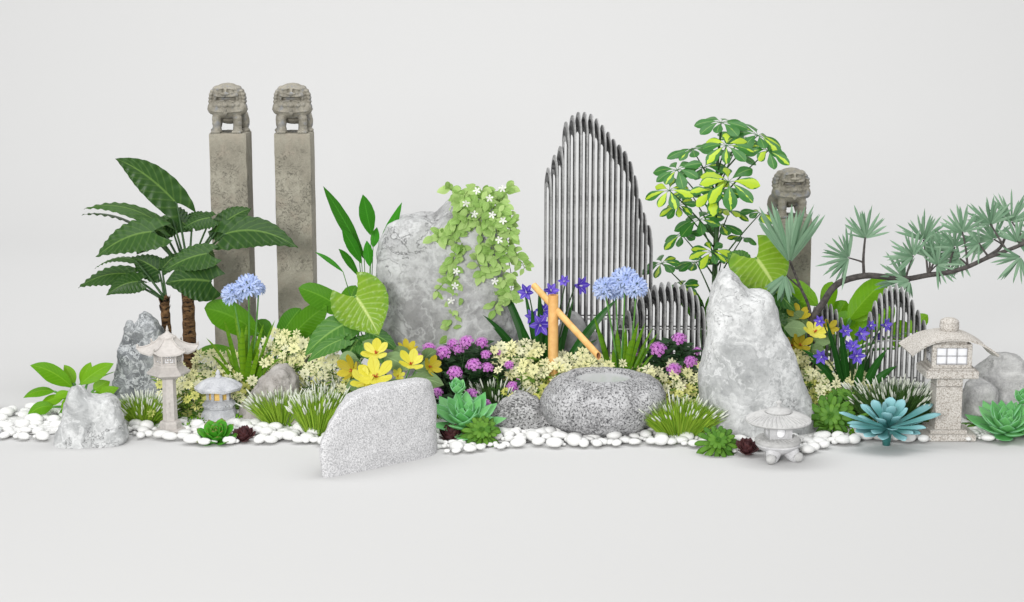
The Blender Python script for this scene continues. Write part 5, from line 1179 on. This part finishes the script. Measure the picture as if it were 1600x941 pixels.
# ------------------------------------------------------------------ white pebbles
random.seed(99)
def pebble_variants():
    V = []
    for k in range(7):
        mb = MB(); e = (1, random.uniform(.7, .95), random.uniform(.42, .62)); ell(mb, (0, 0, 0), e, None, 14, 10)
        mb.v = [p*(1+.10*noise.noise(p*1.3+Vector((k*5, 0, 0)))) for p in mb.v]; o = mb.build('pebble', M['pebble']); V.append((o.data, e[2])); bpy.data.objects.remove(o)
    return V
PV = pebble_variants()
def gravel_bed():
    mb = MB(); nx, ny = 170, 26; vs = []
    F = [(-60, 694), (60, 694), (110, 690), (190, 692), (260, 694), (330, 702), (400, 697), (470, 697), (520, 704), (600, 722), (680, 716), (760, 708), (830, 704), (900, 703), (980, 701), (1050, 700), (1110, 708), (1170, 719), (1240, 717), (1290, 706), (1370, 694), (1450, 697), (1530, 697), (1660, 692)]
    for i in range(nx+1):
        u = lerp(-60, 1660, i/nx); v = prof(F, u)-13; g = G(u, v+3*noise.noise(Vector((u*.03, 0, 0)))); g2 = G(u, 652-40*max(0, min(1, (u-150)/60, (1500-u)/60)))
        for j in range(ny+1):
            f = j/ny; p = g.lerp(g2, f); e = min(1, f*5, (1-f)*5, (u+60)/60+.02, (1660-u)/60+.02); e = e*e*(3-2*e)
            p.z = .004+e*(.014+.006*noise.noise(Vector((p.x*9, p.y*9, 0)))); vs.append(p)
    fs = [(i*(ny+1)+j, (i+1)*(ny+1)+j, (i+1)*(ny+1)+j+1, i*(ny+1)+j+1) for i in range(nx) for j in range(ny)]
    mb.add(vs, fs); tag(mb.build('gravel_bed', M['gravel']), kind='structure')
gravel_bed()
BAND = [(-20, 655, 690), (60, 648, 692), (110, 645, 690), (190, 668, 690), (260, 668, 690), (330, 668, 700), (400, 668, 695), (470, 672, 695), (520, 680, 700), (600, 700, 722), (680, 690, 715), (760, 680, 706), (830, 672, 702), (900, 680, 702), (980, 676, 700), (1050, 672, 698), (1110, 680, 706), (1170, 694, 718), (1240, 690, 716), (1290, 672, 705), (1370, 672, 692), (1450, 682, 694), (1530, 672, 694), (1620, 672, 690)]
placed = []; tries = 0; cnt = 0
while cnt < 296 and tries < 30000:
    tries += 1; u = random.uniform(-15, 1615); i = max(j for j in range(len(BAND)-1) if BAND[j][0] <= u); f = (u-BAND[i][0])/(BAND[i+1][0]-BAND[i][0])
    v0 = lerp(BAND[i][1], BAND[i+1][1], f); v1 = lerp(BAND[i][2], BAND[i+1][2], f); g = G(u, random.uniform(v0-8, v1-1)); R = random.uniform(.024, .050)*(1.1 if u < 120 else 1)
    if any((g.x-x)**2+(g.y-y)**2 < (r+R*.8)**2 for x, y, r in FOOT): continue
    if any((g.x-x)**2+(g.y-y)**2 < ((r+R)*.60)**2 for x, y, r in placed): continue
    placed.append((g.x, g.y, R)); me, ez = random.choice(PV)
    o = bpy.data.objects.new('pebble', me); COL.objects.link(o); o.scale = (R, R, R); o.location = (g.x, g.y, R*ez*.80+.010); o.rotation_euler = (random.uniform(-.12, .12), random.uniform(-.12, .12), random.random()*6.3)
    tag(o, 'smooth white river pebble in the strip of pebbles along the garden front', 'pebble', 'white pebbles along the front of the garden'); cnt += 1
fm = MB(); fc = 0; tries = 0
while fc < 420 and tries < 40000:
    tries += 1; u = random.uniform(-19, 1615); i = max(j for j in range(len(BAND)-1) if BAND[j][0] <= u); f = (u-BAND[i][0])/(BAND[i+1][0]-BAND[i][0])
    v0 = lerp(BAND[i][1], BAND[i+1][1], f); v1 = lerp(BAND[i][2], BAND[i+1][2], f); g = G(u, random.uniform(v0-8, v1-3)); R = random.uniform(.012, .022)
    if any((g.x-x)**2+(g.y-y)**2 < (r*.8)**2 for x, y, r in FOOT): continue
    if any((g.x-x)**2+(g.y-y)**2 < ((r+R)*.62)**2 for x, y, r in placed): continue
    placed.append((g.x, g.y, R)); ell(fm, (g.x, g.y, R*.5+.006), (R, R*random.uniform(.7, .95), R*.55), Matrix.Rotation(random.random()*6.3, 3, 'Z'), 10, 7); fc += 1
tag(fm.build('small_pebbles', M['pebble'], loc=G(800, 690)), 'tiny white pebbles filling the gaps between the larger white pebbles', 'pebbles', kind='stuff')
print('pebbles', cnt, 'polys', sum(len(o.data.polygons) for o in COL.objects if o.type == 'MESH'))
